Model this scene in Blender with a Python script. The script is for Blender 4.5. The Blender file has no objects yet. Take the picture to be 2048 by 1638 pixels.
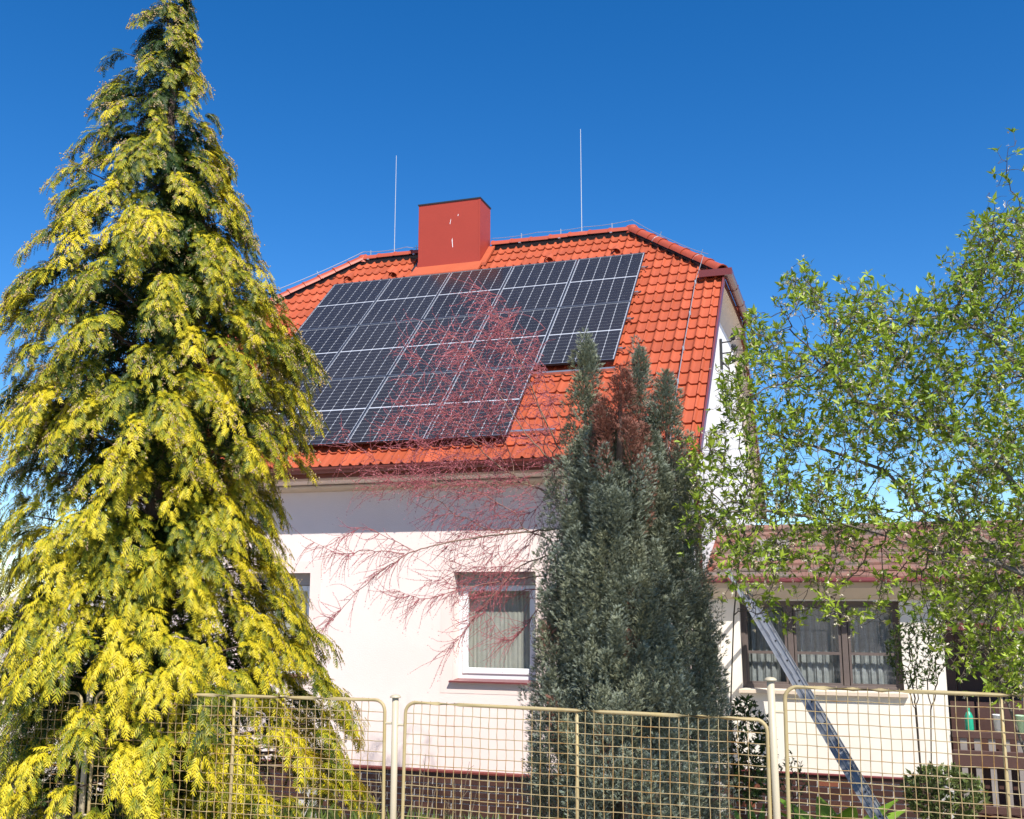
import bpy, bmesh, math, random
import numpy as np
from mathutils import Vector, Matrix
random.seed(7); rng = np.random.default_rng(11)
SC = bpy.context.scene
COL = SC.collection
R = math.radians
# ------------------------------------------------------------------ camera
CAM = np.array([8.742, -16.183, 1.6])
FW = np.array([-0.30711, 0.93520, 0.17629]); FW /= np.linalg.norm(FW)
RT = np.cross(FW, [0, 0, 1]); RT /= np.linalg.norm(RT)
UPV = np.cross(RT, FW)
FPX = 2048.9
cd = bpy.data.cameras.new('camera'); cam = bpy.data.objects.new('camera', cd); COL.objects.link(cam)
cam.location = CAM
cam.rotation_euler = Vector(FW).to_track_quat('-Z', 'Y').to_euler()
cd.sensor_width = 36; cd.lens = FPX / 2048 * 36; cd.clip_end = 3000; cd.clip_start = .05
SC.camera = cam
# ------------------------------------------------------------------ sky, sun, exposure
TOSUN = Vector((0.8, -1.0, 1.5)).normalized()
w = bpy.data.worlds.new('World'); SC.world = w; w.use_nodes = True
nt = w.node_tree; nt.nodes.clear()
sky = nt.nodes.new('ShaderNodeTexSky'); sky.sky_type = 'NISHITA'; sky.sun_disc = False
sky.sun_elevation = math.asin(TOSUN.z); sky.sun_rotation = math.atan2(TOSUN.x, TOSUN.y)
sky.altitude = 1500; sky.air_density = 1.0; sky.dust_density = 0.2; sky.ozone_density = 3.0
hsv = nt.nodes.new('ShaderNodeHueSaturation'); hsv.inputs['Saturation'].default_value = 1.36; hsv.inputs['Value'].default_value = 1.0; hsv.inputs['Hue'].default_value = .505
bg = nt.nodes.new('ShaderNodeBackground'); bg.inputs['Strength'].default_value = 0.122
wo = nt.nodes.new('ShaderNodeOutputWorld')
nt.links.new(sky.outputs[0], hsv.inputs['Color']); nt.links.new(hsv.outputs[0], bg.inputs[0]); nt.links.new(bg.outputs[0], wo.inputs[0])
sl = bpy.data.lights.new('sun', 'SUN'); sl.energy = 4.9; sl.angle = R(0.53); sl.color = (1, .95, .87)
so = bpy.data.objects.new('sun', sl); COL.objects.link(so); so.location = (20, -25, 40)
so.rotation_euler = (-TOSUN).to_track_quat('-Z', 'Y').to_euler()
SC.view_settings.view_transform = 'Standard'; SC.view_settings.look = 'None'
SC.view_settings.exposure = 0.55; SC.view_settings.gamma = 1; SC.view_settings.use_curve_mapping = False
SC.cycles.max_bounces = 6; SC.cycles.transparent_max_bounces = 12; SC.cycles.use_denoising = True

# ------------------------------------------------------------------ helpers
def pix(x, y, d):                       # photo pixel (2048 wide) at depth d along the optical axis
    return CAM + d * (FW + RT * ((x - 1024) / FPX) - UPV * ((y - 819) / FPX))
def pixY(x, y, Y):
    r = FW + RT * ((x - 1024) / FPX) - UPV * ((y - 819) / FPX)
    return CAM + r * ((Y - CAM[1]) / r[1])
def pixX(x, y, X):
    r = FW + RT * ((x - 1024) / FPX) - UPV * ((y - 819) / FPX)
    return CAM + r * ((X - CAM[0]) / r[0])
def ground_z(x, y):
    t = min(max((y + 10.1) / 6.0, 0), 1); t = t * t * (3 - 2 * t)
    return -1.32 * t
def tag(o, label=None, cat=None, group=None, kind=None):
    if label: o['label'] = label
    if cat: o['category'] = cat
    if group: o['group'] = group
    if kind: o['kind'] = kind
    return o
def link(name, me, parent=None):
    o = bpy.data.objects.new(name, me); COL.objects.link(o); o.parent = parent
    return o
def empty(name, loc, label, cat, group=None, rot=(0, 0, 0)):
    o = bpy.data.objects.new(name, None); COL.objects.link(o); o.location = loc; o.rotation_euler = rot
    o.empty_display_size = .1
    return tag(o, label, cat, group)
class MB:
    def __init__(s): s.v = []; s.f = []
    def add(s, vs, fs):
        n = len(s.v); s.v += [tuple(map(float, p)) for p in vs]; s.f += [tuple(i + n for i in f) for f in fs]; return s
    def box(s, x0, x1, y0, y1, z0, z1):
        return s.add([(x0, y0, z0), (x1, y0, z0), (x1, y1, z0), (x0, y1, z0), (x0, y0, z1), (x1, y0, z1), (x1, y1, z1), (x0, y1, z1)],
                     [(0, 3, 2, 1), (4, 5, 6, 7), (0, 1, 5, 4), (1, 2, 6, 5), (2, 3, 7, 6), (3, 0, 4, 7)])
    def prism(s, prof, x0, x1):          # profile in (y, z), extruded along x
        n = len(prof); vs = [(x0, a, b) for a, b in prof] + [(x1, a, b) for a, b in prof]
        fs = [(i, (i + 1) % n, n + (i + 1) % n, n + i) for i in range(n)] + [tuple(range(n))[::-1], tuple(range(n, 2 * n))]
        return s.add(vs, fs)
    def tube(s, pts, r, seg=8, cap=True):
        pts = [np.array(p, float) for p in pts]; n = len(pts)
        rr = r if hasattr(r, '__len__') else [r] * n
        vs = []; ref = None
        for i, p in enumerate(pts):
            t = pts[min(i + 1, n - 1)] - pts[max(i - 1, 0)]; t = t / (np.linalg.norm(t) + 1e-12)
            if ref is None: ref = np.array([0, 0, 1.]) if abs(t[2]) < .9 else np.array([1., 0, 0])
            a = np.cross(t, ref); a /= np.linalg.norm(a) + 1e-12; b = np.cross(t, a); ref = -b if False else ref
            for k in range(seg):
                th = 2 * math.pi * k / seg; vs.append(p + rr[i] * (math.cos(th) * a + math.sin(th) * b))
        fs = [(i * seg + k, i * seg + (k + 1) % seg, (i + 1) * seg + (k + 1) % seg, (i + 1) * seg + k) for i in range(n - 1) for k in range(seg)]
        if cap: fs += [tuple(range(seg))[::-1], tuple(range((n - 1) * seg, n * seg))]
        return s.add(vs, fs)
    def lathe(s, prof, c=(0, 0, 0), seg=16):   # prof (r, z)
        n = len(prof); vs = [(c[0] + r * math.cos(2 * math.pi * k / seg), c[1] + r * math.sin(2 * math.pi * k / seg), c[2] + z) for r, z in prof for k in range(seg)]
        fs = [(i * seg + k, i * seg + (k + 1) % seg, (i + 1) * seg + (k + 1) % seg, (i + 1) * seg + k) for i in range(n - 1) for k in range(seg)]
        return s.add(vs, fs)
    def mesh(s, name, mat=None, smooth=False, bevel=0):
        me = bpy.data.meshes.new(name); me.from_pydata(s.v, [], s.f); me.update()
        if bevel or True:
            bm = bmesh.new(); bm.from_mesh(me); bmesh.ops.recalc_face_normals(bm, faces=bm.faces)
            if bevel: bmesh.ops.bevel(bm, geom=list(bm.edges), offset=bevel, segments=1, affect='EDGES')
            bm.to_mesh(me); bm.free()
        if mat: me.materials.append(mat)
        if smooth: me.polygons.foreach_set('use_smooth', [True] * len(me.polygons))
        return me
    def build(s, name, mat=None, parent=None, smooth=False, bevel=0):
        return link(name, s.mesh(name, mat, smooth, bevel), parent)
def np_mesh(name, V, F, mat, col=None, smooth=False):
    V = np.asarray(V, np.float32); F = np.asarray(F, np.int32); k = F.shape[1]
    me = bpy.data.meshes.new(name)
    me.vertices.add(len(V)); me.vertices.foreach_set('co', V.ravel())
    me.loops.add(F.size); me.loops.foreach_set('vertex_index', F.ravel())
    me.polygons.add(len(F)); me.polygons.foreach_set('loop_start', np.arange(0, F.size, k, dtype=np.int32))
    if smooth: me.polygons.foreach_set('use_smooth', np.ones(len(F), bool))
    if col is not None:
        a = me.color_attributes.new('Col', 'FLOAT_COLOR', 'POINT')
        a.data.foreach_set('color', np.concatenate([np.asarray(col, np.float32), np.ones((len(V), 1), np.float32)], 1).ravel())
    me.update(calc_edges=True); me.materials.append(mat)
    return me
def unit(a): return a / (np.linalg.norm(a, axis=-1, keepdims=True) + 1e-9)
def frames(ax, nrm):
    x = unit(ax); y = unit(np.cross(nrm, x)); z = np.cross(x, y)
    return np.stack([x, y, z], -1)       # columns
def inst(TV, TF, org, M, sc):            # stamp a template
    n, m = len(org), len(TV)
    sc = np.asarray(sc)
    P = TV[None] * (sc[:, None, None] if sc.ndim == 1 else sc[:, None, :])
    V = np.einsum('nij,nmj->nmi', M, P) + org[:, None, :]
    F = TF[None] + (np.arange(n) * m)[:, None, None]
    return V.reshape(-1, 3), F.reshape(-1, TF.shape[1])
# ------------------------------------------------------------------ materials
def mat(name, col, rough=.6, noise=0, nscale=8, metal=0, spec=.5, bump=0, bscale=60, rand=0, coat=0, noise2=None, coord='Object'):
    m = bpy.data.materials.new(name); m.use_nodes = True; t = m.node_tree; N = t.nodes; L = t.links
    p = N['Principled BSDF']; p.inputs['Roughness'].default_value = rough; p.inputs['Metallic'].default_value = metal
    p.inputs['Specular IOR Level'].default_value = spec; p.inputs['Coat Weight'].default_value = coat; p.inputs['Coat Roughness'].default_value = .08
    tc = N.new('ShaderNodeTexCoord'); src = None
    rgb = N.new('ShaderNodeRGB'); rgb.outputs[0].default_value = (*col, 1); src = rgb.outputs[0]
    def scaled(src, fac_out, lo, hi):
        mr = N.new('ShaderNodeMapRange'); mr.inputs['To Min'].default_value = lo; mr.inputs['To Max'].default_value = hi
        L.new(fac_out, mr.inputs['Value'])
        mx = N.new('ShaderNodeVectorMath'); mx.operation = 'SCALE'; L.new(src, mx.inputs[0]); L.new(mr.outputs[0], mx.inputs['Scale']); return mx.outputs[0]
    if noise:
        n = N.new('ShaderNodeTexNoise'); n.inputs['Scale'].default_value = nscale; n.inputs['Detail'].default_value = 6; n.inputs['Roughness'].default_value = .65
        L.new(tc.outputs[coord], n.inputs['Vector']); src = scaled(src, n.outputs['Fac'], 1 - 2 * noise * .9, 1 + 2 * noise * .9)
    if noise2:
        c2, sc2, lo, hi = noise2
        n = N.new('ShaderNodeTexNoise'); n.inputs['Scale'].default_value = sc2; n.inputs['Detail'].default_value = 5; L.new(tc.outputs[coord], n.inputs['Vector'])
        mr = N.new('ShaderNodeMapRange'); mr.inputs['From Min'].default_value = lo; mr.inputs['From Max'].default_value = hi; L.new(n.outputs['Fac'], mr.inputs['Value'])
        mx = N.new('ShaderNodeMix'); mx.data_type = 'RGBA'; L.new(mr.outputs[0], mx.inputs['Factor']); L.new(src, mx.inputs['A']); mx.inputs['B'].default_value = (*c2, 1); src = mx.outputs['Result']
    if rand:
        oi = N.new('ShaderNodeObjectInfo'); src = scaled(src, oi.outputs['Random'], 1 - rand, 1 + rand)
    L.new(src, p.inputs['Base Color'])
    if bump:
        n = N.new('ShaderNodeTexNoise'); n.inputs['Scale'].default_value = bscale; n.inputs['Detail'].default_value = 4; L.new(tc.outputs[coord], n.inputs['Vector'])
        b = N.new('ShaderNodeBump'); b.inputs['Strength'].default_value = bump; b.inputs['Distance'].default_value = .01; L.new(n.outputs['Fac'], b.inputs['Height']); L.new(b.outputs[0], p.inputs['Normal'])
    return m
def leafmat(name, trans=.3, rough=.55, spec=.3, gain=1.0):
    m = bpy.data.materials.new(name); m.use_nodes = True; t = m.node_tree; N = t.nodes; L = t.links
    p = N['Principled BSDF']; p.inputs['Roughness'].default_value = rough; p.inputs['Specular IOR Level'].default_value = spec
    a = N.new('ShaderNodeAttribute'); a.attribute_name = 'Col'
    L.new(a.outputs['Color'], p.inputs['Base Color'])
    tr = N.new('ShaderNodeBsdfTranslucent'); L.new(a.outputs['Color'], tr.inputs['Color'])
    mx = N.new('ShaderNodeMixShader'); mx.inputs[0].default_value = trans
    L.new(p.outputs[0], mx.inputs[1]); L.new(tr.outputs[0], mx.inputs[2]); L.new(mx.outputs[0], N['Material Output'].inputs[0])
    return m
def glassmat(name, tint=(.90, .92, .92), refl=.12):
    m = bpy.data.materials.new(name); m.use_nodes = True; t = m.node_tree; N = t.nodes; L = t.links; N.remove(N['Principled BSDF'])
    tr = N.new('ShaderNodeBsdfTransparent'); tr.inputs[0].default_value = (*tint, 1)
    g = N.new('ShaderNodeBsdfGlossy'); g.inputs['Roughness'].default_value = .02
    lw = N.new('ShaderNodeLayerWeight'); lw.inputs['Blend'].default_value = .5
    pw = N.new('ShaderNodeMath'); pw.operation = 'POWER'; pw.inputs[1].default_value = 4; L.new(lw.outputs['Facing'], pw.inputs[0])
    fr = N.new('ShaderNodeMath'); fr.operation = 'MULTIPLY_ADD'; fr.inputs[1].default_value = .8; fr.inputs[2].default_value = .055; L.new(pw.outputs[0], fr.inputs[0])
    mx = N.new('ShaderNodeMixShader'); L.new(fr.outputs[0], mx.inputs[0]); L.new(tr.outputs[0], mx.inputs[1]); L.new(g.outputs[0], mx.inputs[2])
    L.new(mx.outputs[0], N['Material Output'].inputs[0]); return m
M = {}
M['tile'] = mat('roof_tile_red', (.415, .092, .040), .5, .10, 3, spec=.35, bump=.12, bscale=120, rand=.15, noise2=((.32, .07, .036), 2.2, .52, .75))
M['ridge'] = mat('ridge_tile_red', (.37, .07, .035), .5, .12, 4, spec=.4, rand=.09, bump=.1, bscale=100)
M['under'] = mat('roof_underlay', (.22, .06, .035), .8, .1)
M['chim'] = mat('chimney_red_sheet', (.36, .050, .030), .5, .05, 2, spec=.3, bump=.04, bscale=3)
M['black'] = mat('black_metal', (.02, .02, .022), .5)
M['brown_metal'] = mat('red_brown_gutter', (.16, .034, .028), .3, .06, 5, spec=.5)
M['wine'] = mat('wine_red_sheet', (.17, .042, .045), .35, .08, 6)
M['plaster'] = mat('pale_pink_plaster', (.84, .705, .65), .9, .035, 1.6, spec=.2, bump=.25, bscale=90, noise2=((.81, .67, .615), .9, .5, .7))
M['plaster_band'] = mat('pinker_plaster_band', (.83, .67, .61), .9, .03, 2, spec=.2, bump=.25, bscale=90)
M['plaster_w'] = mat('white_gable_plaster', (.80, .78, .75), .9, .03, 3, spec=.2, bump=.2, bscale=90)
M['plaster_c'] = mat('cream_annex_plaster', (.78, .72, .63), .9, .05, 1.5, spec=.2, bump=.3, bscale=80, noise2=((.66, .61, .54), 1.3, .5, .75))
M['beige'] = mat('beige_cornice', (.62, .51, .40), .85, .06, 4, spec=.2)
M['whiteplastic'] = mat('white_window_plastic', (.80, .81, .82), .3, .02, 5)
M['greybox'] = mat('shutter_box_grey', (.34, .31, .29), .5, .05)
M['brick'] = mat('dark_brown_brick', (.055, .024, .019), .42, .2, 12, rand=.35, bump=.25, bscale=70)
M['brick_r'] = mat('orange_brown_brick', (.17, .055, .03), .5, .2, 12, rand=.3, bump=.25, bscale=70)
M['mortar'] = mat('grey_mortar', (.52, .50, .47), .95, .1, 20, bump=.3)
M['alu'] = mat('panel_alu_frame', (.58, .59, .61), .35, .03, 4, metal=.85)
M['backsheet'] = mat('white_backsheet', (.46, .48, .52), .25, 0, coat=.5)
M['cell'] = mat('dark_solar_cell', (.026, .024, .026), .2, .15, 2.5, spec=.4, coat=.15, rand=.15)
M['galv'] = mat('galvanised_wire', (.48, .49, .50), .4, .05, 10, metal=.6)
M['rod'] = mat('pale_rod', (.5, .52, .53), .4, metal=.3)
M['ladder'] = mat('ladder_aluminium', (.33, .345, .37), .42, .10, 9, metal=.55, noise2=((.20, .21, .23), 5, .58, .72))
M['fence'] = mat('cream_fence_paint', (.41, .325, .165), .5, .09, 9, spec=.3, noise2=((.40, .30, .12), 7, .52, .68))
M['wire'] = mat('rusty_cream_wire', (.37, .285, .14), .6, .14, 14, noise2=((.30, .155, .035), 5.5, .47, .62))
M['post'] = mat('cream_post_paint', (.50, .43, .30), .45, .06, 6, noise2=((.42, .31, .15), 9, .66, .78))
M['wood'] = mat('brown_window_wood', (.12, .092, .082), .6, .15, 9, bump=.2)
M['darkwood'] = mat('dark_brown_wood', (.075, .034, .026), .55, .18, 7, bump=.2)
M['greywood'] = mat('weathered_baluster', (.24, .21, .19), .8, .15, 8)
M['lace'] = mat('lace_curtain', (.50, .50, .49), .9, .22, 14)
M['lace2'] = mat('beige_net_curtain', (.52, .49, .43), .9, .12, 10)
M['glass'] = glassmat('window_glass'); M['glass2'] = glassmat('old_window_glass', (.84, .86, .86))
M['oldtile'] = mat('old_brown_roof_tile', (.235, .115, .085), .85, .32, 3.5, bump=.3, bscale=40, noise2=((.15, .12, .10), 2.5, .48, .66))
M['bark'] = mat('conifer_bark', (.16, .11, .085), .9, .25, 14, bump=.6, bscale=30)
M['bounce_ground'] = mat('pale_bounce_ground', (.58, .49, .39), .95, .2, 3, bump=.5, bscale=12, noise2=((.16, .17, .07), .7, .55, .7))  # unseen ground, made pale to bounce warm light onto the shaded wall
M['asphalt'] = mat('asphalt', (.06, .06, .062), .9, .2, 30, bump=.4, bscale=80)
M['stone'] = mat('dark_grey_stone', (.11, .11, .12), .7, .2, 9, bump=.3)
M['green'] = mat('green_plastic', (.01, .34, .20), .35, .05, 6)
M['cupw'] = mat('white_plastic_cup', (.70, .72, .72), .4); M['cupg'] = mat('pale_green_cup', (.45, .66, .42), .4)
M['interior'] = mat('dark_interior', (.05, .045, .04), .9)
M['cable'] = mat('black_cable', (.02, .02, .02), .6)
M['leaf'] = leafmat('leaf_colour', .30, .45, .4); M['needle'] = leafmat('needle_colour', .15, .6, .25); M['cyp'] = leafmat('cypress_colour', .14, .5, .3)
M['twig'] = leafmat('twig_colour', .0, .7, .2)

# ------------------------------------------------------------------ ground and street
xs = np.concatenate([np.linspace(-700, -20, 12), np.linspace(-15, 25, 81), np.linspace(30, 700, 12)])
ys = np.concatenate([[-300, -60, -20], np.linspace(-12, 8, 81), [12, 25, 60, 150, 400, 900]])
GX, GY = np.meshgrid(xs, ys, indexing='ij')
T = np.clip((GY + 10.1) / 6.0, 0, 1); GZ = -1.32 * T * T * (3 - 2 * T) + .03 * np.sin(GX * 3.1) * np.cos(GY * 2.7) * (T > 0) * (np.abs(GX - 5) < 20) - .01
ny = len(ys); I = np.arange(len(xs) * ny).reshape(len(xs), ny)
F = np.stack([I[:-1, :-1], I[1:, :-1], I[1:, 1:], I[:-1, 1:]], -1).reshape(-1, 4)
g = link('ground', np_mesh('ground', np.stack([GX, GY, GZ], -1).reshape(-1, 3), F, M['bounce_ground'], smooth=True)); tag(g, kind='structure')
st = MB().box(-300, 300, -17.5, -11.4, -.2, .012).build('street', M['asphalt']); tag(st, kind='structure')
pv = MB().box(-300, 300, -11.4, -10.6, -.2, .05).build('pavement', M['mortar'], bevel=.01); tag(pv, kind='structure')

# ------------------------------------------------------------------ house
A = R(43.23); CA, SA = math.cos(A), math.sin(A)
ZTL = 7.175                                    # panel plane passes through (0,0,ZTL)
Nr = np.array([0, -SA, CA]); Vr = np.array([0, CA, SA]); Ur = np.array([1., 0, 0])
def roofpt(x, y, off=-.12):                    # point over plan (x, y) on a plane offset from the panel plane along the normal
    return np.array([x, y, ZTL + (y * SA + off) / CA])
YE, YR = -3.97, 0.95; XL, XR = -1.62, 7.08
ZE = roofpt(0, YE)[2]; ZR = roofpt(0, YR)[2]
YH = -0.49; ZH = roofpt(0, YH)[2]; XHL, XHR = 0.09, 5.37
YB = 2 * YR - YE; YHB = 2 * YR - YH
house = empty('house', (2.7, 0.95, -1.3), 'pale pink house with orange-red tiled half-hipped roof and solar panels', 'house')
HI = Matrix.Translation((-2.7, -.95, 1.3))
def hp(o):                                     # part of the house, geometry in world coordinates
    o.parent = house; o.matrix_parent_inverse = HI; return o
def sub(o, p): o.parent = p; o.matrix_parent_inverse = p.matrix_world.inverted() if False else Matrix.Identity(4); return o
# walls with openings
YW = -3.55; YG = -2.4; XWL, XWR = -1.45, 6.90
def wall_front(x0, x1, y0, y1, z0, z1, holes):
    m = MB(); xs_ = sorted({x0, x1, *[h[0] for h in holes], *[h[1] for h in holes]}); zs_ = sorted({z0, z1, *[h[2] for h in holes], *[h[3] for h in holes]})
    for i in range(len(xs_) - 1):
        for j in range(len(zs_) - 1):
            a, b, c, d = xs_[i], xs_[i + 1], zs_[j], zs_[j + 1]
            if any(h[0] <= a and b <= h[1] and h[2] <= c and d <= h[3] for h in holes): continue
            m.add([(a, y0, c), (b, y0, c), (b, y0, d), (a, y0, d)], [(0, 1, 2, 3)]); m.add([(a, y1, c), (b, y1, c), (b, y1, d), (a, y1, d)], [(3, 2, 1, 0)])
    for h in holes:
        a, b, c, d = h
        m.add([(a, y0, c), (a, y1, c), (a, y1, d), (a, y0, d)], [(0, 1, 2, 3)]); m.add([(b, y0, c), (b, y1, c), (b, y1, d), (b, y0, d)], [(3, 2, 1, 0)])
        m.add([(a, y0, c), (b, y0, c), (b, y1, c), (a, y1, c)], [(0, 1, 2, 3)]); m.add([(a, y0, d), (b, y0, d), (b, y1, d), (a, y1, d)], [(3, 2, 1, 0)])
    m.add([(x0, y0, z1), (x1, y0, z1), (x1, y1, z1), (x0, y1, z1)], [(0, 1, 2, 3)])
    return m
W1 = (3.79, 4.91, .50, 1.87); W2 = (.57, 1.69, .50, 1.87)
hp(wall_front(XWL, XWR, YW, YW + .4, -.62, 3.30, [W1, W2]).build('front_wall', M['plaster']))
# gable walls: pentagon sections
def gable(x0, x1):
    d = .14
    prof = [(YW + .401, -1.35), (YB - (YW - YE) , -1.35), (YB - .42, ZE - d + .2), (YHB + .02, ZH - d), (YH - .02, ZH - d), (YW + .401, roofpt(0, YW + .40)[2] - d)]
    return MB().prism(prof, x0, x1)
hp(gable(XWR - .35, XWR).build('gable_wall', M['plaster_w'])); hp(gable(XWL, XWL + .35).build('gable_wall', M['plaster_w']))
hp(MB().box(XWR - .353, XWR + .003, YW + .003, YW + .4, -.6, 3.25).build('corner_pilaster', M['plaster_w']))
hp(MB().box(XWL + .36, XWR - .36, YB - .82, YB - .42, -1.35, 3.2).build('back_wall', M['plaster']))
hp(MB().box(XWL + .36, XWR - .36, YW + .42, YB - .83, 3.0, 3.06).build('attic_floor', M['interior']))
hp(MB().box(XWL + .36, XWR - .36, YW + 1.3, YW + 1.34, -1.3, 3.0).build('inner_wall', M['interior']))
# pinker bands round the windows
for a, b, c, d in (W1, W2):
    m = MB(); e = .004
    m.box(a - .17, a, YW - e, YW, c - .16, d + .16); m.box(b, b + .17, YW - e, YW, c - .16, d + .16); m.box(a, b, YW - e, YW, d, d + .16); m.box(a, b, YW - e, YW, c - .16, c)
    hp(m.build('window_band', M['plaster_band']))
# plinth with bricks
pl = hp(MB().box(XWL - .01, XWR + .01, YW + .02, YW + .39, -1.6, -.62).build('plinth', M['mortar']))
hp(MB().box(XWR + .002, XWR + .022, YW + .4, YB - .4, -1.6, -.62).build('side_plinth', M['brick']))
bm_a = MB().box(0, .237, -.013, .012, 0, .061).mesh('brick', M['brick'], bevel=.003)
bm_h = MB().box(0, .115, -.013, .012, 0, .063).mesh('brick_half', M['brick'], bevel=.003)
nb = 0
for r_ in range(9):
    z = -.695 - r_ * .075
    x = 1.9 - (.125 if r_ % 2 else 0)
    while x < 6.83:
        o = link('brick', bm_a if x + .24 < 6.95 else bm_h, pl); o.location = (x, YW + .02 + random.uniform(-.002, .002), z); nb += 1
        x += .252
m = MB()
for r_ in range(9):
    z = -.695 - r_ * .075; x = -1.4 - (.125 if r_ % 2 else 0)
    while x < 1.6: m.box(x, x + .24, YW + .007, YW + .03, z, z + .063); x += .252
o = m.build('brick_course', M['brick'], pl); tag(o, kind='stuff')
hp(MB().prism([(YW + .02, -.62), (YW - .03, -.635), (YW - .03, -.615), (YW + .0, -.60), (YW + .02, -.60)], XWL, XWR + .01).build('plinth_drip', M['brown_metal']))
# cornice under the eave
hp(MB().prism([(YW - .001, 3.29), (YW - .30, 3.29), (YW - .28, 3.10), (YW - .17, 3.06), (YW - .001, 3.055)], XL + .12, XR - .10).build('cornice', M['plaster']))
hp(MB().prism([(YW - .001, 3.052), (YW - .155, 3.052), (YW - .185, 3.03), (YW - .155, 3.005), (YW - .07, 2.985), (YW - .001, 2.975)], XL + .14, XR - .12).build('cornice_moulding', M['beige'], bevel=.006))
# windows of the house
def window(W, nm, parent_fn, yf):
    a, b, c, d = W; e = empty(nm, ((a + b) / 2, yf, c), None, None); parent_fn(e)
    e.location = (0, 0, 0)
    f = MB(); f.box(a + .002, a + .075, yf, yf + .07, c + .002, d - .002); f.box(b - .075, b - .002, yf, yf + .07, c + .002, d - .002); f.box(a + .075, b - .075, yf, yf + .07, c + .002, c + .085); f.box(a + .075, b - .075, yf, yf + .07, d - .085, d - .002)
    f.build('frame', M['whiteplastic'], e, bevel=.006)
    s = MB(); y2 = yf - .018
    i0, i1, j0, j1 = a + .062, b - .062, c + .072, d - .17
    s.box(i0, i0 + .075, y2, y2 + .06, j0, j1); s.box(i1 - .075, i1, y2, y2 + .06, j0, j1); s.box(i0 + .075, i1 - .075, y2, y2 + .06, j0, j0 + .075); s.box(i0 + .075, i1 - .075, y2, y2 + .06, j1 - .075, j1)
    s.build('sash', M['whiteplastic'], e, bevel=.006)
    MB().box(i0 + .07, i1 - .07, y2 + .022, y2 + .03, j0 + .07, j1 - .07).build('pane', M['glass'], e)
    MB().box(a + .004, b - .004, yf - .05, yf + .06, d - .165, d - .003).build('shutter_box', M['greybox'], e, bevel=.005)
    k = MB(); n = 60
    P = [(i0 + (i1 - i0) * i / n, yf + .14 + .004 * math.sin(i * 1.7) + .002 * math.sin(i * 4.1)) for i in range(n + 1)]
    for i in range(n): k.add([(P[i][0], P[i][1], j0), (P[i + 1][0], P[i + 1][1], j0), (P[i + 1][0], P[i + 1][1], j1), (P[i][0], P[i][1], j1)], [(0, 1, 2, 3)])
    k.build('net_curtain', M['lace2'], e, smooth=True)
    MB().prism([(YW + .185, c + .012), (YW - .062, c - .004), (YW - .062, c - .024), (YW - .056, c - .024), (YW - .056, c - .008), (YW + .185, c + .004)], a - .03, b + .03).build('sill', M['wine'], e)
window(W1, 'window', hp, YW + .2); window(W2, 'window', hp, YW + .2)
# roof carcass
m = MB(); t_ = .055
def P_(x, y, z): return (x, y, z)
zt = -.165
e1 = lambda y: roofpt(0, y, zt)[2]
V_ = [P_(XL, YE, e1(YE)), P_(XR, YE, e1(YE)), P_(XR, YH, e1(YH)), P_(XHR, YR, e1(YR)), P_(XHL, YR, e1(YR)), P_(XL, YH, e1(YH)),
      P_(XL, YB, e1(YE)), P_(XR, YB, e1(YE)), P_(XR, YHB, e1(YH)), P_(XL, YHB, e1(YH))]
Fs = [(0, 1, 2, 3, 4, 5), (7, 6, 9, 4, 3, 8), (2, 8, 3), (9, 5, 4)]
lo = [(x, y, z - .10) for x, y, z in V_]
m.add(V_, Fs); n0 = len(V_)
m.add(lo, [f[::-1] for f in Fs])
bd = [0, 1, 2, 8, 7, 6, 9, 5]
m.v = m.v
m.f += [(bd[i], bd[(i + 1) % 8], bd[(i + 1) % 8] + n0, bd[i] + n0) for i in range(8)]
roof = hp(m.build('roof', M['under']))
# tile mesh: two rolls per tile
TW, TL = .30, .365
ROWS = 22; GA = (YR - YE) / CA / ROWS
prof = []
for i in range(17):
    x = i / 16 * (TW + .012); ph = (x % .15) / .15
    h = .042 * (0.5 - 0.5 * math.cos(2 * math.pi * min(ph / .46, 1))) if ph < .46 else .0
    h += .004 * max(0, (ph - .46)) if ph >= .46 else 0
    prof.append((x, h))
def tile_mesh():
    vs, fs = [], []; n = len(prof)
    for y, zb in ((0, .034), (.0, .034), (TL, .002)):
        for x, h in prof: vs.append((x, y, zb + h))
    for i, (x, h) in enumerate(prof): vs[i] = (x, .006, .034 + h - .025)     # lower lip
    for i in range(n - 1):
        fs.append((i, i + 1, n + i + 1, n + i)); fs.append((n + i, n + i + 1, 2 * n + i + 1, 2 * n + i))
    k = len(vs); vs += [(prof[0][0], .004, .010), (prof[0][0], TL, -.012)]
    fs.append((k, n, 2 * n, k + 1))
    me = bpy.data.meshes.new('roof_tile'); me.from_pydata(vs, [], fs); me.materials.append(M['tile']); me.update()
    me.polygons.foreach_set('use_smooth', [True] * len(me.polygons))
    me.set_sharp_from_angle(angle=R(40))
    return me
tme = tile_mesh()
Q = Matrix(((1, 0, 0), (0, CA, -SA), (0, SA, CA)))      # columns U, V, N
PX0, PP, PQ = 0.0, 1.154, 1.742
def under_panel(x, v):                                   # v: distance down slope from the panels' top line
    if 0.30 < v + .0 < 2 * PQ - .15 and 0.02 < x and x + TW < 5 * PP - .05: return True
    return 2 * PQ - .2 < v < 3 * PQ - .20 and x > .02 and x + TW < 4 * PP - .05
def pxof(p):
    q = np.array(p) - CAM; d = q @ FW; return 1024 + FPX * (q @ RT) / d, 819 - FPX * (q @ UPV) / d
def covered(p):                                          # behind the two conifers: goes into the joined field
    x, y = pxof(p); return x < 490 or (1130 < x < 1350 and y > 840)
ntile = 0; rest_v = []; rest_f = []
S0 = roofpt(0, YE); 
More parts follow.
